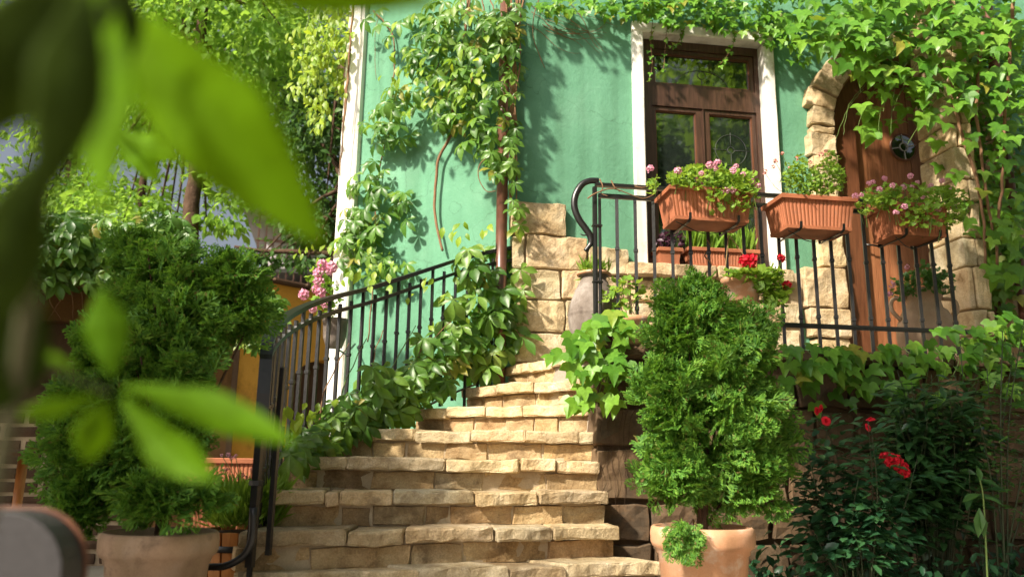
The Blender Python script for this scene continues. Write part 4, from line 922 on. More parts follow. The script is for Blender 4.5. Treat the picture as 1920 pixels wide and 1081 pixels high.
# ivy over the window
o = empty('window_ivy', HF.w(1.2, .05, 4.3), 'small-leaved ivy fringe along the wall above the window', 'ivy')
pts = blobs([(1080, 8, 90, 18, 60), (1190, 14, 70, 24, 80), (1290, 22, 70, 28, 100), (1390, 32, 80, 32, 120), (1460, 55, 50, 34, 70), (1500, 100, 24, 26, 16), (1320, -20, 220, 30, 200)], onH(.04, .26)); wallvine(o, 'ivy', pts, HF.n, IVY, .05, .085, 300, side=-.3)
for path_ in (((1224, 40), (1220, 80), (1223, 120), (1217, 155)), ((1252, 40), (1248, 75), (1246, 110), (1244, 130)), ((1282, 55), (1272, 78), (1258, 90)), ((1378, 60), (1374, 84), (1360, 110), (1350, 120))):
    P_ = resample([HF.at(x, y, .07) for x, y in path_], 14); mesh_obj('tendril', *tube(P_, .0025, 5), STEM, o, True)
    wallvine(o, 'ivy', P_[::1] + rn(14, .012), HF.n, IVY, .028, .045, 14)
for k in range(12):
    x, y = RND.uniform(985, 1080), RND.uniform(0, 60); q = [HF.at(x, y, .012)]; a = RND.uniform(.2, .9)
    for j in range(5): x += 24 * cos(a); y += 24 * sin(a); a += RND.uniform(-.45, .35); q.append(HF.at(x, min(y, 190), .012))
    vstem(o, q, .0028, .0012, STEM, 16, .006, 'twig')
vstem(o, [HF.at(x, y, .03) for x, y in ((1012, -5), (1001, 30), (1000, 70), (1012, 105), (1021, 127))], .004, .003, name='twig')
pts = blobs([(1045, 18, 24, 14, 12)], onH(.05, .2)); wallvine(o, 'leaflet', pts, HF.n, CREEPY, .05, .08, 12)
# ivy over the door
o = empty('door_ivy', HF.w(3.9, .1, 1.4), 'lush large-leaved ivy cascading over the arched door and right wall', 'ivy')
pts = blobs([(1560, 45, 80, 45, 90), (1690, 45, 130, 50, 180), (1840, 50, 90, 60, 130), (1700, 115, 110, 40, 70), (1610, 105, 50, 40, 34), (1690, 190, 80, 40, 34), (1640, 230, 36, 26, 12), (1800, 160, 80, 50, 90), (1885, 200, 45, 90, 70), (1790, 235, 50, 50, 18), (1880, 340, 46, 80, 44), (1890, 470, 40, 70, 34), (1780, 330, 36, 30, 7), (1745, 225, 24, 24, 6), (1820, 400, 30, 40, 7), (1700, -30, 250, 40, 220)], onH(.25, 1.02))
wallvine(o, 'ivy', pts, HF.n, IVY, .085, .145, 300, side=-.55, spread=.28)
pts = blobs([(1880, 300, 60, 260, 420), (1720, 60, 180, 60, 300), (1850, 540, 70, 60, 90)], onH(.03, .25)); wallvine(o, 'ivy', pts, HF.n, IVY, .06, .11, 0, side=-.2)
for path_ in (((1780, 140), (1800, 240), (1830, 330), (1845, 420), (1850, 520)), ((1840, 60), (1830, 200), (1842, 300), (1860, 430)), ((1900, 0), (1890, 160), (1880, 320), (1870, 500))): vstem(o, [HF.at(x, y, .84) for x, y in path_], .014, .010, wig=.015)
for k in range(14):
    x, y = RND.uniform(1600, 1800), RND.uniform(60, 180); vstem(o, [HF.at(x, y, .5), HF.at(x - 30, y + 40, .75), HF.at(x - 50 + RND.uniform(-15, 20), y + 95, .9)], .003, .0015, GSTEM, wig=.01)
# ivy at the corner of the landing
o = empty('landing_ivy', BF.w(.05, .1, LZ), 'pale green ivy clump spilling over the stair corner below the post', 'ivy')
pts = blobs([(1095, 640, 30, 26, 9), (1125, 632, 48, 38, 22), (1100, 690, 38, 42, 18), (1150, 605, 40, 22, 11), (1088, 745, 18, 26, 9), (1155, 690, 28, 36, 12), (1045, 662, 16, 18, 3), (1140, 740, 24, 16, 4)], onB(.03, .30)); wallvine(o, 'ivy', pts, BF.n, IVY, .075, .125, 300, side=-.25)
for k in range(8): vstem(o, [BF.at(1130 + 6 * k, 650, .02), BF.at(1120 + 4 * k, 700, .10), BF.at(1085 + 12 * k, 740 + RND.uniform(-20, 20), .1)], .004, .002, GSTEM, wig=.01)
for k in range(7): vstem(o, [BF.at(1150 + 12 * k, 700, .01), BF.at(1145 + 9 * k + RND.uniform(-20, 20), 800, .015), BF.at(1140 + 8 * k + RND.uniform(-25, 25), 900 + RND.uniform(-40, 60), .012)], .002, .001, BARK, wig=.02, name='dry_stem')
# ivy along the ledge
o = empty('ledge_ivy', BF.w(1.5, .05, LZ), 'straggling ivy hanging below the balcony ledge over the dark wall', 'ivy')
pts = blobs([(1500, 690, 40, 30, 14), (1555, 668, 50, 26, 20), (1620, 690, 55, 40, 26), (1690, 680, 60, 36, 22), (1790, 650, 80, 40, 36), (1870, 610, 60, 30, 24), (1890, 700, 50, 60, 26), (1560, 730, 60, 30, 12), (1700, 740, 70, 30, 14), (1500, 650, 30, 12, 6)], onB(.05, .28)); wallvine(o, 'ivy', pts, BF.n, IVY, .07, .115, 300, side=.1)
for k in range(16): x = 1480 + 27 * k; vstem(o, [BF.at(x, 650, .05), BF.at(x + 20, 680, .12), BF.at(x + RND.uniform(-20, 50), 730, .1)], .003, .0015, GSTEM, wig=.015)
# creeper topping the garden wall
o = empty('hedge_creeper', WA.w(4, 0, 2.4), 'thick creeper heaped over the top of the left garden wall', 'creeper')
onA = lambda d0, d1: (lambda x, y: WA.at(x, y, NR.uniform(d0, d1)))
pts = blobs([(140, 445, 120, 48, 190), (60, 500, 80, 50, 90), (200, 500, 70, 40, 70), (20, 430, 50, 50, 60), (225, 560, 24, 26, 8), (300, 440, 60, 40, 50), (60, 460, 90, 60, 90)], onA(.05, .75)); wallvine(o, 'creeper', pts, WA.n, CREEP, .11, .17, 300)
pts = blobs([(505, 590, 34, 45, 26), (480, 630, 26, 22, 8)], lambda x, y: atY(x, y, NR.uniform(6.6, 7.2))); wallvine(o, 'creeper', pts, WA.n, CREEP, .10, .14, 60)
for k in range(12): x = 20 * k; vstem(o, [WA.at(x, 500, .2), WA.at(x + 15, 560, .15), WA.at(x + RND.uniform(-20, 40), 600, .08)], .005, .003, wig=.03)

# ================================================================== SHRUBS OF THE BED
def bush(o, base, tips, kind, mat, s0, s1, per, spread, r0, nparts, droop=.2, up=.6, stem=None, start=.35):
    stem = stem or DSTEM
    base = np.array(base, float); pos, tip, nor = [], [], []
    for t in tips:
        t = np.array(t, float); b = base + np.array([RND.uniform(-.06, .06), RND.uniform(-.05, .05), 0]); mid = b * .45 + t * .55 + np.array([RND.uniform(-.04, .04), RND.uniform(-.04, .04), .05 * np.linalg.norm(t - b)])
        P_ = resample([b, mid, t], 16); mesh_obj('stem', *tube(P_, np.linspace(r0, r0 * .35, 16), 5), stem, o, True)
        T_ = np.gradient(P_, axis=0); T_ /= np.linalg.norm(T_, axis=1, keepdims=True)
        for k in range(per):
            q = NR.uniform(start, 1.0); i = int(q * 15); d = rn(1)[0]; d -= T_[i] * (d @ T_[i]); d /= np.linalg.norm(d)
            pos.append(P_[i] + d * NR.uniform(0, spread)); tip.append(d + T_[i] * up + np.array([0, 0, -droop]) + rn(1, .2)[0]); nor.append(np.array([0, -.35, 1.0]) + T_[i] * .4 + rn(1, .3)[0])
    scatter(o, kind, pos, tip, nor, NR.uniform(s0, s1, len(pos)), mat, nparts)
def heads(o, kind, spec, mat, s0, s1, fn, face=(0, -.75, .6), name='flower'):
    for x, y in spec:
        P_ = fn(x, y); i = RND.randrange(len(TEMPL[kind])); v, f = TEMPL[kind][i]; n = np.array([face]) + rn(1, .25); B = basis(rn(1), n)[0]
        ob = bpy.data.objects.new(name, tmesh(kind, i, mat)); link(ob, o); M = B * RND.uniform(s0, s1); q = P_ - org(o)
        ob.matrix_local = Matrix(((M[0, 0], M[0, 1], M[0, 2], q[0]), (M[1, 0], M[1, 1], M[1, 2], q[1]), (M[2, 0], M[2, 1], M[2, 2], q[2]), (0, 0, 0, 1)))
rb = atY(1600, 1000, 4.05); rose = empty('rose_bush', (rb[0], rb[1], .03), 'rose bush with red blooms in front of the shaded wall', 'rose bush')
rt = [(1537, 768), (1549, 793), (1628, 790), (1634, 805), (1676, 868), (1560, 850), (1510, 860), (1610, 890), (1705, 905), (1590, 830), (1540, 920), (1650, 930), (1500, 790), (1720, 860), (1580, 960), (1690, 980), (1490, 900), (1500, 960), (1530, 1000)]
bush(rose, (rb[0], rb[1], .03), [atY(x, y, 4.05 + RND.uniform(-.18, .18)) for x, y in rt], 'oval', ROSEL, .05, .085, 60, .14, .005, 300, .1, .4)
heads(rose, 'geranium', [(1672, 862), (1690, 876), (1660, 857), (1680, 866), (1695, 884)], REDP, .030, .038, lambda x, y: atY(x, y, 3.86))
heads(rose, 'rose', [(1537, 765), (1548, 789), (1633, 788), (1626, 801), (1530, 770)], REDP, .022, .032, lambda x, y: atY(x, y, 3.95))
lb_ = atY(1750, 1010, 4.38); o = empty('glossy_shrub', (lb_[0], lb_[1], .03), 'dark shrub with narrow glossy leaves behind the roses', 'shrub')
bush(o, (lb_[0], lb_[1], .03), [atY(RND.uniform(1650, 1850), RND.uniform(690, 900), 4.3 + RND.uniform(-.2, .15)) for k in range(52)], 'lance', LAUREL, .075, .12, 34, .07, .004, 300, .25, .55)
cb = atY(1865, 1010, 4.3); o = empty('cane_shrub', (cb[0], cb[1], .03), 'airy small-leaved shrub on tall pale canes at the right edge', 'shrub')
bush(o, (cb[0], cb[1], .03), [atY(x, y, 4.25 + RND.uniform(-.2, .2)) for x, y in ((1850, 690), (1800, 640), (1880, 620), (1920, 600), (1940, 700), (1830, 760), (1900, 660), (1790, 700), (1930, 820))], 'oval', SPRIG, .026, .048, 110, .13, .006, 300, .1, .4)
wd = atY(1835, 980, 3.75); o = empty('broad_weed', (wd[0], wd[1], .03), 'single tall weed with drooping broad leaves at lower right', 'weed')
wp = [(wd[0], wd[1], .03), atY(1845, 950, 3.75), atY(1838, 900, 3.75)]; vstem(o, wp, .005, .003, GSTEM)
scatter(o, 'lance', [atY(1838, 925, 3.75), atY(1836, 950, 3.74), atY(1834, 955, 3.74), atY(1838, 905, 3.75), atY(1840, 930, 3.75)], [(-.9, -.3, -.25), (-.25, -.3, -1), (.15, -.3, -1), (.05, 0, 1), (.9, -.2, -.3)], [(0, -.5, 1), (-.3, -1, .2), (.2, -1, .2), (0, -1, .2), (0, -.5, 1)], [.11, .13, .12, .08, .10], SPRIG, 5)
n = 2600; u = NR.uniform(.75, 4.2, n); d = NR.uniform(.02, .95, n); gp = np.array([BF.w(a, b, NR.uniform(.04, .10 + .28 * NR.random())) for a, b in zip(u, d)])
o = empty('ground_cover', BF.w(2, .5, .03)); o['kind'] = 'stuff'; scatter(o, 'oval', gp, rn(n, .7) + np.array([0, -.3, 0]), np.array([0, -.3, 1.0]) + rn(n, .3), NR.uniform(.04, .08, n), ROSEL, 0)
wq = atZ(515, 1058, NZ[0] + .002); o = empty('step_weed', wq, 'little weed sprouting from the joint of a lower step', 'weed')
bush(o, wq, [wq + np.array(q) for q in ((-.03, -.02, .10), (.05, -.02, .08), (.0, -.03, .13), (-.06, 0, .06))], 'lance', ROSEL, .05, .08, 6, .01, .002, 40)

# ================================================================== BOXES, POTS AND URNS ON THE TERRACE
def trough(name, o, fr, u0, u1, d0, d1, z0, z1, mat, ribs=True, taper=.88, rim=.028):
    uc, dc = (u0 + u1) / 2, (d0 + d1) / 2; hu, hd = (u1 - u0) / 2, (d1 - d0) / 2; per = []
    nl_ = max(8, int((u1 - u0) / .0085)); ns_ = max(5, int((d1 - d0) / .0085))
    for s in range(4):
        m_ = nl_ if s % 2 == 0 else ns_
        for i in range(m_):
            t = -1 + 2 * i / m_; g_ = 1 if (i % 3 == 1) and ribs else 0
            per.append(((t, -1), (1, t), (-t, 1), (-1, -t))[s] + (g_,))
    V = []; F = []; M_ = len(per)
    rings = [(taper, z0, 0, 0), (taper + .01, z0 + .02, 0, 0), (taper + .012, z0 + .022, -.004, 1), (.985, z1 - rim, -.004, 1), (1, z1 - rim, .010, 0), (1, z1 - .005, .012, 0), (1, z1, .006, 0), (1, z1, -.012, 0), (.97, z1 - .03, -.012, 0)]
    for sc_, z_, off, rb_ in rings:
        for a, b, g_ in per:
            oo = off + (-.004 * g_ if rb_ else 0); V.append(fr.w(uc + a * (hu * sc_ + oo), dc - b * (hd * sc_ + oo), z_))
    for r in range(len(rings) - 1):
        for i in range(M_): j = (i + 1) % M_; F.append((r * M_ + i, r * M_ + j, (r + 1) * M_ + j, (r + 1) * M_ + i))
    F.append(tuple(range(M_))[::-1]); b_ = mesh_obj(name, V, F, mat, o)
    t = rings[-1]; mesh_obj('soil', [fr.w(uc + a * hu * .96, dc - b * hd * .92, z1 - .028) for a, b in ((-1, -1), (1, -1), (1, 1), (-1, 1))], [(0, 1, 2, 3)], SOIL, o)
    return b_
def ellpts(spec, fn): return blobs(spec, fn)
BX = [((1257, 346), (1412, 352), 412, 'left'), ((1467, 362), (1604, 374), 428, 'middle'), ((1669, 377), (1778, 386), 440, 'right')]
boxes = []
LB = ['ribbed terracotta flower box with trailing pink flowers in front of the window', 'ribbed terracotta flower box with tall sparse coral flowers, middle of the three', 'ribbed terracotta flower box overflowing with pink flowers in front of the door']
for i, (a, b, yb, w_) in enumerate(BX):
    D0, D1 = -.02, .235; u0, zt_ = BF.px(*a, D1); u1 = BF.px(*b, D1)[0]; z0 = BF.px((a[0] + b[0]) / 2, yb, D1)[1]
    o = empty('flower_box', BF.w((u0 + u1) / 2, .1, z0), LB[i], 'flower box', 'flower boxes hung along the balcony railing')
    trough('box', o, BF, u0, u1, D0, D1, z0, zt_, BOXCLAY)
    for q in (.22, .80):
        uu = u0 + (u1 - u0) * q; P_ = [BF.w(uu, -.05, zr2 - .02), BF.w(uu, -.04, z0 - .012), BF.w(uu, D1 * .88, z0 - .012), BF.w(uu, D1 * .97 + .012, z0 + .0), BF.w(uu, D1 * .99 + .012, z0 + .035)]
        V, F = sweep(P_, .016, .005, BF.u); mesh_obj('bracket', V, F, IRON, o)
    mesh_obj('wire', *tube(resample([BF.w(u0 + .04, .2, z0 - .012), BF.w((u0 + u1) / 2, .12, z0 - .05), BF.w(u1 - .04, .2, z0 - .012)], 12), .003, 5), IRON2, o, True)
    boxes.append((o, u0, u1, z0, zt_))
onX = lambda a, b: (lambda x, y: BF.at(x, y, NR.uniform(a, b)))
def mound(o, kind, mat, spec, a, b, s0, s1, nparts):
    pts = blobs(spec, onX(a, b)); n = len(pts); scatter(o, kind, pts, rn(n, .6) + np.array([0, -.5, .1]), np.array([0, -.5, .9]) + SUN * .4 + rn(n, .5), NR.uniform(s0, s1, n), mat, nparts)
    for k in range(0, n, 14): q = pts[k]; mesh_obj('stem', *tube([q + np.array([RND.uniform(-.03, .03), .02, -.09]), q], [.0025, .0018], 4), GSTEM, o)
mound(boxes[0][0], 'round', PELAR, [(1320, 335, 70, 22, 240), (1375, 345, 45, 26, 200), (1385, 372, 34, 26, 130), (1345, 378, 22, 20, 50), (1222, 345, 9, 22, 24), (1270, 338, 24, 12, 40)], .05, .30, .026, .046, 300)
heads(boxes[0][0], 'geranium', [(1219, 317), (1271, 321), (1315, 325), (1331, 310), (1345, 305), (1342, 316), (1374, 320), (1393, 327), (1410, 340), (1421, 348), (1373, 357), (1353, 364), (1362, 357), (1380, 312)], PINK, .016, .027, onX(.24, .33))
mound(boxes[1][0], 'round', PELAR, [(1505, 340, 36, 26, 260), (1550, 335, 34, 32, 300), (1557, 302, 16, 22, 70), (1487, 322, 20, 24, 80), (1502, 305, 16, 14, 36)], .04, .26, .016, .032, 300)
heads(boxes[1][0], 'smallflower', [(1548, 284), (1540, 290), (1556, 290), (1519, 304), (1494, 297), (1467, 288), (1454, 302), (1449, 313), (1481, 315), (1434, 322)], CORAL, .012, .020, onX(.1, .2))
for x, y in ((1548, 286), (1467, 290), (1454, 304), (1434, 324), (1519, 306)): mesh_obj('stem', *tube(resample([BF.at(x * .4 + 1510 * .6, 362, .12), BF.at(x * .7 + 1510 * .3, y + 30, .13), BF.at(x, y, .15)], 8), .0018, 4), GSTEM, boxes[1][0])
mound(boxes[2][0], 'round', PELAR, [(1720, 375, 80, 28, 330), (1650, 368, 36, 22, 100), (1755, 405, 50, 26, 170), (1790, 385, 30, 30, 90), (1625, 385, 18, 20, 40), (1715, 410, 30, 22, 60)], .02, .32, .024, .042, 300)
heads(boxes[2][0], 'geranium', [(1629, 344), (1615, 366), (1649, 355), (1658, 335), (1673, 348), (1707, 330), (1694, 351), (1720, 342), (1730, 369), (1696, 387), (1680, 398), (1759, 393), (1745, 348), (1766, 339), (1783, 355), (1604, 368), (1636, 342), (1710, 350)], PINK, .014, .024, onX(.22, .34))
o = empty('dry_vine', BF.w(uA + .1, BD, zr), 'dry brown vine twined along the balcony top rail beside the post', 'vine')
for pth in (((1102, 372), (1118, 362), (1145, 354), (1175, 362), (1205, 372), (1226, 366)), ((1124, 336), (1130, 350), (1127, 362), (1140, 368)), ((1146, 338), (1152, 352), (1162, 360)), ((1190, 350), (1206, 352), (1222, 346))):
    vstem(o, [BF.at(x, y, BD + .03 + .012 * (i % 2)) for i, (x, y) in enumerate(pth)], .0045, .0025, STEM, 22, .006, 'twig')
bu = BF.px(1328, 520, BD)[0]; vstem(o, [BF.w(bu + .018 * cos(q * 1.3), BD + .018 * sin(q * 1.3), z_) for q, z_ in zip(range(22), np.linspace(LZ + .15, zr2 - .25, 22))], .007, .004, STEM, 60, .004, 'twig')
# on the window sill
o = empty('sill_pot', HF.w(HF.px(1258, 490, .06)[0], .05, zS), 'small square clay pot of purple leaves on the window sill', 'potted plant')
u0, u1 = HF.px(1236, 490, .1)[0], HF.px(1278, 490, .1)[0]; trough('pot', o, HF, u0, u1, -.055, .105, zS - .003, zS + .135, BOXCLAY, False, .86)
pts = blobs([(1258, 452, 28, 18, 90)], onH(-.03, .10)); scatter(o, 'oval', pts, rn(90, .6) + np.array([0, -.4, .2]), np.array([0, -.6, .8]) + rn(90, .4), NR.uniform(.04, .07, 90), PURPLE, 90)
o = empty('sill_trough', HF.w(HF.px(1350, 490, .06)[0], .05, zS), 'long ribbed clay trough of grassy plants on the window sill', 'planter')
u0, u1 = HF.px(1292, 490, .1)[0], HF.px(1424, 490, .1)[0]; trough('box', o, HF, u0, u1, -.055, .105, zS - .003, zS + .15, BOXCLAY, True, .92)
n = 420; pts = np.array([HF.w(NR.uniform(u0 + .02, u1 - .02), NR.uniform(-.03, .08), zS + .13) for _ in range(n)]); scatter(o, 'needle', pts, np.array([0, -.1, 1.0]) + rn(n, .16), rn(n), NR.uniform(.12, .24, n), PELAR, 0)
# hanging geranium
hp_ = BF.at(1391, 522, .12); o = empty('hanging_geranium', hp_ - np.array([0, 0, .15]), 'hanging clay pot of red geraniums on strings before the railing', 'potted plant')
prof = [(0, -.15), (.075, -.15), (.082, -.14), (.108, -.04), (.118, -.038), (.124, -.02), (.124, -.004), (.118, 0), (.108, -.002), (.102, -.02), (0, -.025)]
mesh_obj('pot', *lathe(prof, hp_, 32), TERRA, o, True)
for q, tgt in ((-.11, (1366, 440)), (.10, (1368, 442))): mesh_obj('string', *tube([hp_ + np.array([q, -.03, 0]), BF.at(*tgt, .13)], .003, 5), ROPE, o)
pts = blobs([(1400, 515, 30, 10, 40), (1445, 530, 30, 26, 90), (1450, 560, 22, 20, 40), (1380, 512, 16, 8, 10)], onX(.1, .27)); n = len(pts); scatter(o, 'round', pts, rn(n, .6) + np.array([0, -.6, -.1]), np.array([0, -.6, .8]) + rn(n, .4), NR.uniform(.04, .075, n), PELAR, 200)
for a, b in (((1398, 520), (1404, 494)), ((1452, 520), (1465, 488)), ((1455, 545), (1474, 538)), ((1440, 545), (1450, 505))): mesh_obj('stem', *tube(resample([BF.at(*a, .14), (BF.at(*a, .14) + BF.at(*b, .2)) / 2 + np.array([.01, 0, .01]), BF.at(*b, .2)], 6), .0028, 5), GSTEM, o)
heads(o, 'geranium', [(1398, 490), (1409, 487), (1404, 495)], REDP, .040, .046, lambda x, y: BF.at(x, y, .2)); heads(o, 'geranium', [(1464, 484), (1475, 535)], REDP, .026, .034, lambda x, y: BF.at(x, y, .2))
# ribbed urn on the landing
uc_ = atY(1114, 620, 4.90); bz = LZ - .01; hU = atY(1114, 512, 4.90)[2] - bz; o = empty('ribbed_urn', (uc_[0], uc_[1], bz), 'weathered ribbed urn with feathery green plant behind the railing post', 'urn')
prof = [(0, 0), (.09, 0)]
for i in range(60):
    t = i / 59; r = .09 + .078 * sin(pi * min(1, t * 1.02) ** .95) - .015 * t; r += .0045 * (1 if (t * 6.2) % 1 < .09 else 0); prof.append((r, t * hU * .95))
prof += [(.092, hU * .955), (.098, hU * .965), (.105, hU * .98), (.100, hU), (.085, hU * .99), (0, hU * .96)]
mesh_obj('urn', *lathe(prof, (uc_[0], uc_[1], bz), 40), URN, o, True); mesh_obj('rim', *lathe([(.088, hU * .958), (.106, hU * .968), (.110, hU * .99), (.098, hU * 1.006), (.08, hU * 1.0)], (uc_[0], uc_[1], bz), 36), TERRA, o, True)
n = 260; pts = np.array([[uc_[0], uc_[1], bz + hU]] * n) + rn(n, 1) * np.array([.035, .035, .012]); scatter(o, 'needle', pts, np.array([0, -.2, .8]) + rn(n, .55), rn(n), NR.uniform(.05, .12, n), PELAR, 0)
# clay bowl with clover-like plant
bc = atY(1178, 596, 4.72); o = empty('clay_bowl', (bc[0], bc[1], LZ), 'clay bowl with pale clover-leaved plant at the railing foot', 'potted plant')
hb_ = bc[2] - LZ; mesh_obj('bowl', *lathe([(0, 0), (.07, 0), (.085, .02), (.115, hb_ * .8), (.125, hb_ * .84), (.125, hb_), (.112, hb_), (.105, hb_ * .85), (0, hb_ * .8)], (bc[0], bc[1], LZ), 30), TERRA, o, True)
tips = [atY(x, y, 4.68 + RND.uniform(-.1, .08)) for x, y in ((1135, 555), (1148, 540), (1160, 525), (1175, 518), (1190, 530), (1200, 548), (1180, 560), (1150, 575), (1168, 548), (1140, 590))]
bush(o, (bc[0], bc[1], bc[2] - .02), tips, 'round', PELAR, .035, .06, 7, .03, .003, 80, 0, .3, GSTEM, .75)
# two-handled urn by the door
dc_ = atY(1735, 600, 5.40); bz = LZ - .01; hU = atY(1735, 545, 5.40)[2] - bz; o = empty('handled_urn', (dc_[0], dc_[1], bz), 'pale two-handled clay urn of flowers in front of the door', 'urn')
prof = [(0, 0), (.12, 0)] + [(.12 + .075 * sin(pi * .85 * t) - .01 * t, t * hU * .72) for t in np.linspace(0, 1, 18)] + [(.118, hU * .76), (.108, hU * .84), (.115, hU * .9), (.14, hU * .96), (.145, hU), (.13, hU), (.10, hU * .92), (0, hU * .9)]
mesh_obj('urn', *lathe(prof, (dc_[0], dc_[1], bz), 36), URNCLAY, o, True)
for s in (-1, 1): mesh_obj('handle', *tube(resample([(dc_[0] + s * .12, dc_[1], bz + hU * .9), (dc_[0] + s * .21, dc_[1], bz + hU * .88), (dc_[0] + s * .225, dc_[1], bz + hU * .74), (dc_[0] + s * .165, dc_[1], bz + hU * .6)], 14), .014, 7), URNCLAY, o, True)
pts = blobs([(1720, 530, 45, 22, 150), (1690, 545, 24, 16, 50), (1765, 530, 26, 20, 60), (1740, 510, 20, 16, 30)], lambda x, y: atY(x, y, NR.uniform(5.2, 5.45))); n = len(pts); scatter(o, 'round', pts, rn(n, .6) + np.array([0, -.5, 0]), np.array([0, -.5, .9]) + rn(n, .5), NR.uniform(.025, .05, n), SPRIG, 200)
heads(o, 'smallflower', [(1669, 551), (1672, 533), (1700, 500)], PINK, .02, .03, lambda x, y: atY(x, y, 5.2))

# ================================================================== LEFT FOREGROUND AND MIDDLE
gp_ = atY(628, 620, 6.0); o = empty('pink_geranium', gp_, 'pink geraniums in a grey pot against the white pilaster', 'potted plant')
mesh_obj('pot', *lathe([(0, -.13), (.06, -.13), (.085, -.05), (.092, .06), (.098, .065), (.098, .09), (.088, .09), (.08, .06), (0, .05)], gp_, 24), URN, o, True)
mesh_obj('bracket', *tube([gp_ + np.array([0, .05, -.12]), gp_ + np.array([.03, .3, -.14]), gp_ + np.array([.05, .55, -.02])], .008, 5), IRON, o)
pts = blobs([(610, 560, 26, 36, 120), (600, 520, 20, 24, 40)], lambda x, y: atY(x, y, NR.uniform(5.85, 6.1))); n = len(pts); scatter(o, 'round', pts, rn(n, .6) + np.array([0, -.5, 0]), np.array([0, -.5, .9]) + rn(n, .5), NR.uniform(.03, .06, n), PELAR, 120)
heads(o, 'geranium', [(605, 497), (619, 508), (597, 512), (598, 528), (592, 542), (570, 552), (610, 568), (586, 578), (600, 548), (622, 500)], PINK, .036, .052, lambda x, y: atY(x, y, 5.8))
wp_ = atY(462, 990, 4.0); o = empty('wooden_planter', (wp_[0], wp_[1], 0), 'orange wooden tub of thin-leaved pink daisies beside the railing', 'planter')
zt_ = wp_[2]
for i in range(18):
    a, b = 2 * pi * i / 18 + .012, 2 * pi * (i + 1) / 18 - .012; c8 = []
    for z_, r in ((0.0, .185), (zt_, .235)):
        c8 += [(wp_[0] + (r) * cos(a), wp_[1] + r * sin(a), z_), (wp_[0] + r * cos(b), wp_[1] + r * sin(b), z_), (wp_[0] + (r - .022) * cos(b), wp_[1] + (r - .022) * sin(b), z_), (wp_[0] + (r - .022) * cos(a), wp_[1] + (r - .022) * sin(a), z_)]
    V, F = rock(c8, (2, 2, 4), 0, 0, .004); mesh_obj('stave', V, F, WOODO, o)
for z_ in (zt_ * .30, zt_ * .80): r = .185 + .05 * z_ / zt_ + .003; mesh_obj('hoop', *lathe([(r - .004, z_ - .014), (r + .002, z_ - .014), (r + .004, z_ + .014), (r - .003, z_ + .014)], (wp_[0], wp_[1], 0), 36), IRON, o, True)
mesh_obj('soil', *lathe([(0, zt_ - .02), (.215, zt_ - .02)], (wp_[0], wp_[1], 0), 24), SOIL, o)
n = 1500; a = NR.uniform(0, 2 * pi, n); r = .16 * np.sqrt(NR.random(n)); pts = np.stack([wp_[0] + r * np.cos(a) * 1.1, wp_[1] + r * np.sin(a), zt_ + NR.uniform(0, .17, n)], 1)
scatter(o, 'needle', pts, np.stack([np.cos(a) * r * 4, np.sin(a) * r * 4, np.full(n, .8)], 1) + rn(n, .35), rn(n), NR.uniform(.06, .13, n), PELAR, 0)
for x, y in ((416, 853), (428, 852), (442, 855), (434, 858), (472, 880), (462, 895), (455, 890), (390, 925), (425, 880), (446, 897)):
    q = atY(x, y, 3.92); mesh_obj('stem', *tube([np.array([wp_[0] + RND.uniform(-.08, .08), wp_[1] - .05, zt_ + .05]), q], .0016, 4), GSTEM, o); heads(o, 'smallflower', [(x, y)], PINK if y < 870 else CORAL, .009, .013, lambda x, y: atY(x, y, 3.92))
tf = Frame(*atY(395, 870, 4.6)[:2], 2); zt2 = atY(440, 858, 4.6)[2]; o = empty('clay_trough', tf.w(.2, 0, 0), 'dark red clay trough half hidden behind the wooden tub', 'planter')
trough('box', o, tf, -.15, .36, -.2, 0, 0, zt2, BOXCLAY, True, .9)
# chair whose back shows out of focus in the corner
ch = empty('garden_chair', (-.79, 1.12, 0), 'blurred grey rounded chair back in the lower left corner', 'chair')
GREYC = plain_mat('grey_woven', (0.032, 0.029, 0.03), 0.6, 0, .4, 120, .3, .3); CF = Frame(-.79, 1.06, 4)
def rsq(w_, h_, r, n=8):
    P_ = [(-w_, 0), (w_, 0)]
    P_ += [(w_ - r + r * cos(t), h_ - r + r * sin(t)) for t in np.linspace(0, pi / 2, n)] + [(-w_ + r + r * cos(t), h_ - r + r * sin(t)) for t in np.linspace(pi / 2, pi, n)]; return P_
for nm, pad, d0, d1, mt in (('backrest', 0, -.03, .03, GREYC), ('back_trim', .004, -.036, -.031, WOODF)):
    V, F = prism(CF, [[(.0 + .225 * 0 + u_, .30 + z_) for u_, z_ in rsq(.235 + pad, .33 + pad, .075)]], d0, d1); ob = mesh_obj(nm, V, F, mt, ch)
    bm_ = ob.modifiers.new('bevel', 'BEVEL'); bm_.width = .02 if pad == 0 else .002; bm_.segments = 4; bm_.limit_method = 'ANGLE'
V, F = rock(box8(CF, -.23, .23, -.02, .42, .28, .325), (3, 3, 2), 0, 0, .015); mesh_obj('seat', V, F, GREYC, ch)
for a, b in ((-.2, 0), (.2, 0), (-.2, .38), (.2, .38)): mesh_obj('leg', *tube([CF.w(a, b, 0), CF.w(a, b, .28)], .014, 8), IRON, ch)

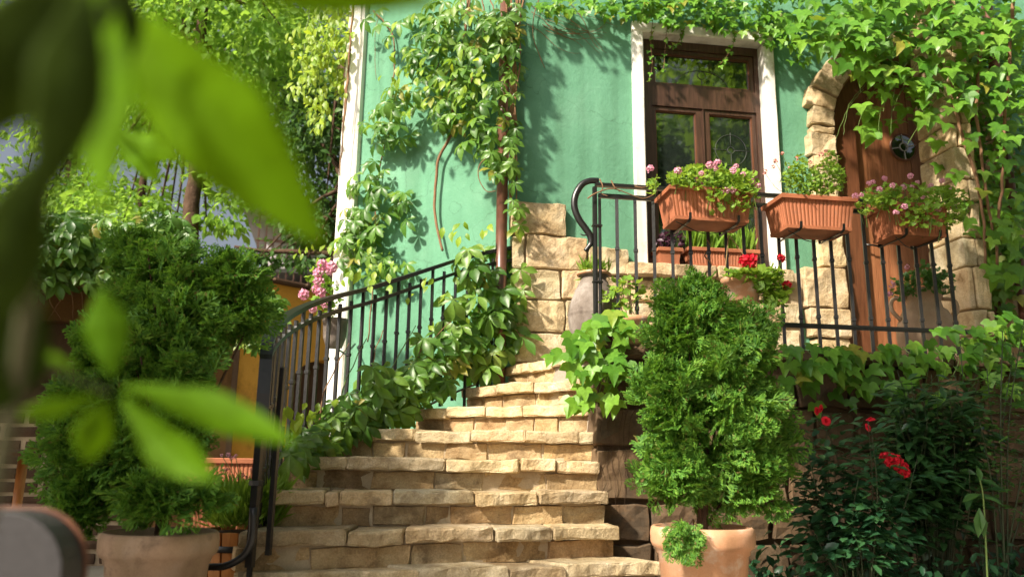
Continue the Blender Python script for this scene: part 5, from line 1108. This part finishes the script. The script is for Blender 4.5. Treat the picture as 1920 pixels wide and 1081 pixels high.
# creeper hanging close to the lens
fc = empty('foreground_creeper', atY(60, 0, .42), 'large blurred creeper leaves hanging close at the left', 'creeper')
def bigleaf(b, t, wpx, roll=0.0, sag=.12, peak=.45, fold=.22, o=fc, mat=None):
    B_, T_ = atY(*b), atY(*t); ax = T_ - B_; L_ = np.linalg.norm(ax); ax /= L_; vw = (B_ + T_) / 2 - cC; vw /= np.linalg.norm(vw)
    sd_ = np.cross(ax, vw); sd_ /= np.linalg.norm(sd_); nn = np.cross(sd_, ax); c, s = cos(roll), sin(roll); sd2 = sd_ * c + nn * s; n2 = nn * c - sd_ * s
    hw = wpx / FPX * b[2] / 2; V = []; F = []; n_ = 22; m_ = 8
    for i in range(n_ + 1):
        t_ = i / n_; pf = (t_ / peak) ** .75 if t_ < peak else 1 - ((t_ - peak) / (1 - peak)) ** 1.7
        h = hw * max(.015, pf) * (1 + .035 * (1 if i % 2 else -1) * (1 if t_ > .25 else 0))
        for j in range(m_ + 1):
            q = -1 + 2 * j / m_; V.append(B_ + ax * L_ * t_ + sd2 * h * q + n2 * (abs(q) * h * fold - L_ * sag * sin(pi * t_) * .5 + .06 * h * sin(t_ * 19) * abs(q)) + np.array([0, 0, -sag * L_ * (t_ - .5) ** 2 * .3]))
    for i in range(n_):
        for j in range(m_): a = i * (m_ + 1) + j; F.append((a, a + 1, a + m_ + 2, a + m_ + 1))
    ob = mesh_obj('leaf', V, F, mat or FORE, o, True); sm = ob.modifiers.new('thickness', 'SOLIDIFY'); sm.thickness = .0004
    mesh_obj('midrib', *tube([B_ + ax * L_ * q - n2 * (L_ * sag * sin(pi * q) * .5) for q in np.linspace(0, .96, 12)], np.linspace(.0011, .0004, 12), 5), mat or FORE, ob, True)
bigleaf((165, -30, .38), (612, 460, .42), 240, .25, .10, .5)
bigleaf((300, -50, .36), (840, 4, .40), 110, .1, .03, .5)
bigleaf((215, 30, .36), (190, 400, .34), 120, -.5, .1, .45)
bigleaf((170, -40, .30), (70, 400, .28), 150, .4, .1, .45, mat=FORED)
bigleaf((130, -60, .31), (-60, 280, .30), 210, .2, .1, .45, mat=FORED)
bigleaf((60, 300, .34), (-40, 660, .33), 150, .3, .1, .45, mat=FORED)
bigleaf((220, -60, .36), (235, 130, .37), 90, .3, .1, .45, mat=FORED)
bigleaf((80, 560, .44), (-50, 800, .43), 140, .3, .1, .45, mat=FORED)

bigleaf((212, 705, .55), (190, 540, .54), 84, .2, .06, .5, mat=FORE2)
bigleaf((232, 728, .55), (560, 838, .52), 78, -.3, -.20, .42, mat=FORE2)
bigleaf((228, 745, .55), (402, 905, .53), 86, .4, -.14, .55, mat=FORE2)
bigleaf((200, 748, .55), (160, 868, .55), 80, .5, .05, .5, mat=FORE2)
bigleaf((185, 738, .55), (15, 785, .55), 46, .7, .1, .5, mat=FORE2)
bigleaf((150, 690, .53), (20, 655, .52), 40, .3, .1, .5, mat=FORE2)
bigleaf((215, 250, .95), (330, 300, .95), 60, .2, .1, .5)
bigleaf((225, 245, .95), (300, 345, .95), 55, .2, .1, .5)
bigleaf((225, 245, .95), (170, 300, .95), 50, .2, .1, .5)
for pth, r in ((((210, -60, .42), (185, -15, .42), (120, 120, .38), (90, 260, .37), (70, 420, .38), (48, 600, .42), (12, 820, .46), (-30, 1000, .5)), .0046), (((205, 735, .55), (120, 700, .5), (40, 640, .44)), .0016), (((90, 260, .37), (150, 235, .6), (222, 246, .95)), .002)):
    P_ = resample([atY(*q) for q in pth], 30); mesh_obj('stem', *tube(P_, r, 8), FSTEM, fc, True)
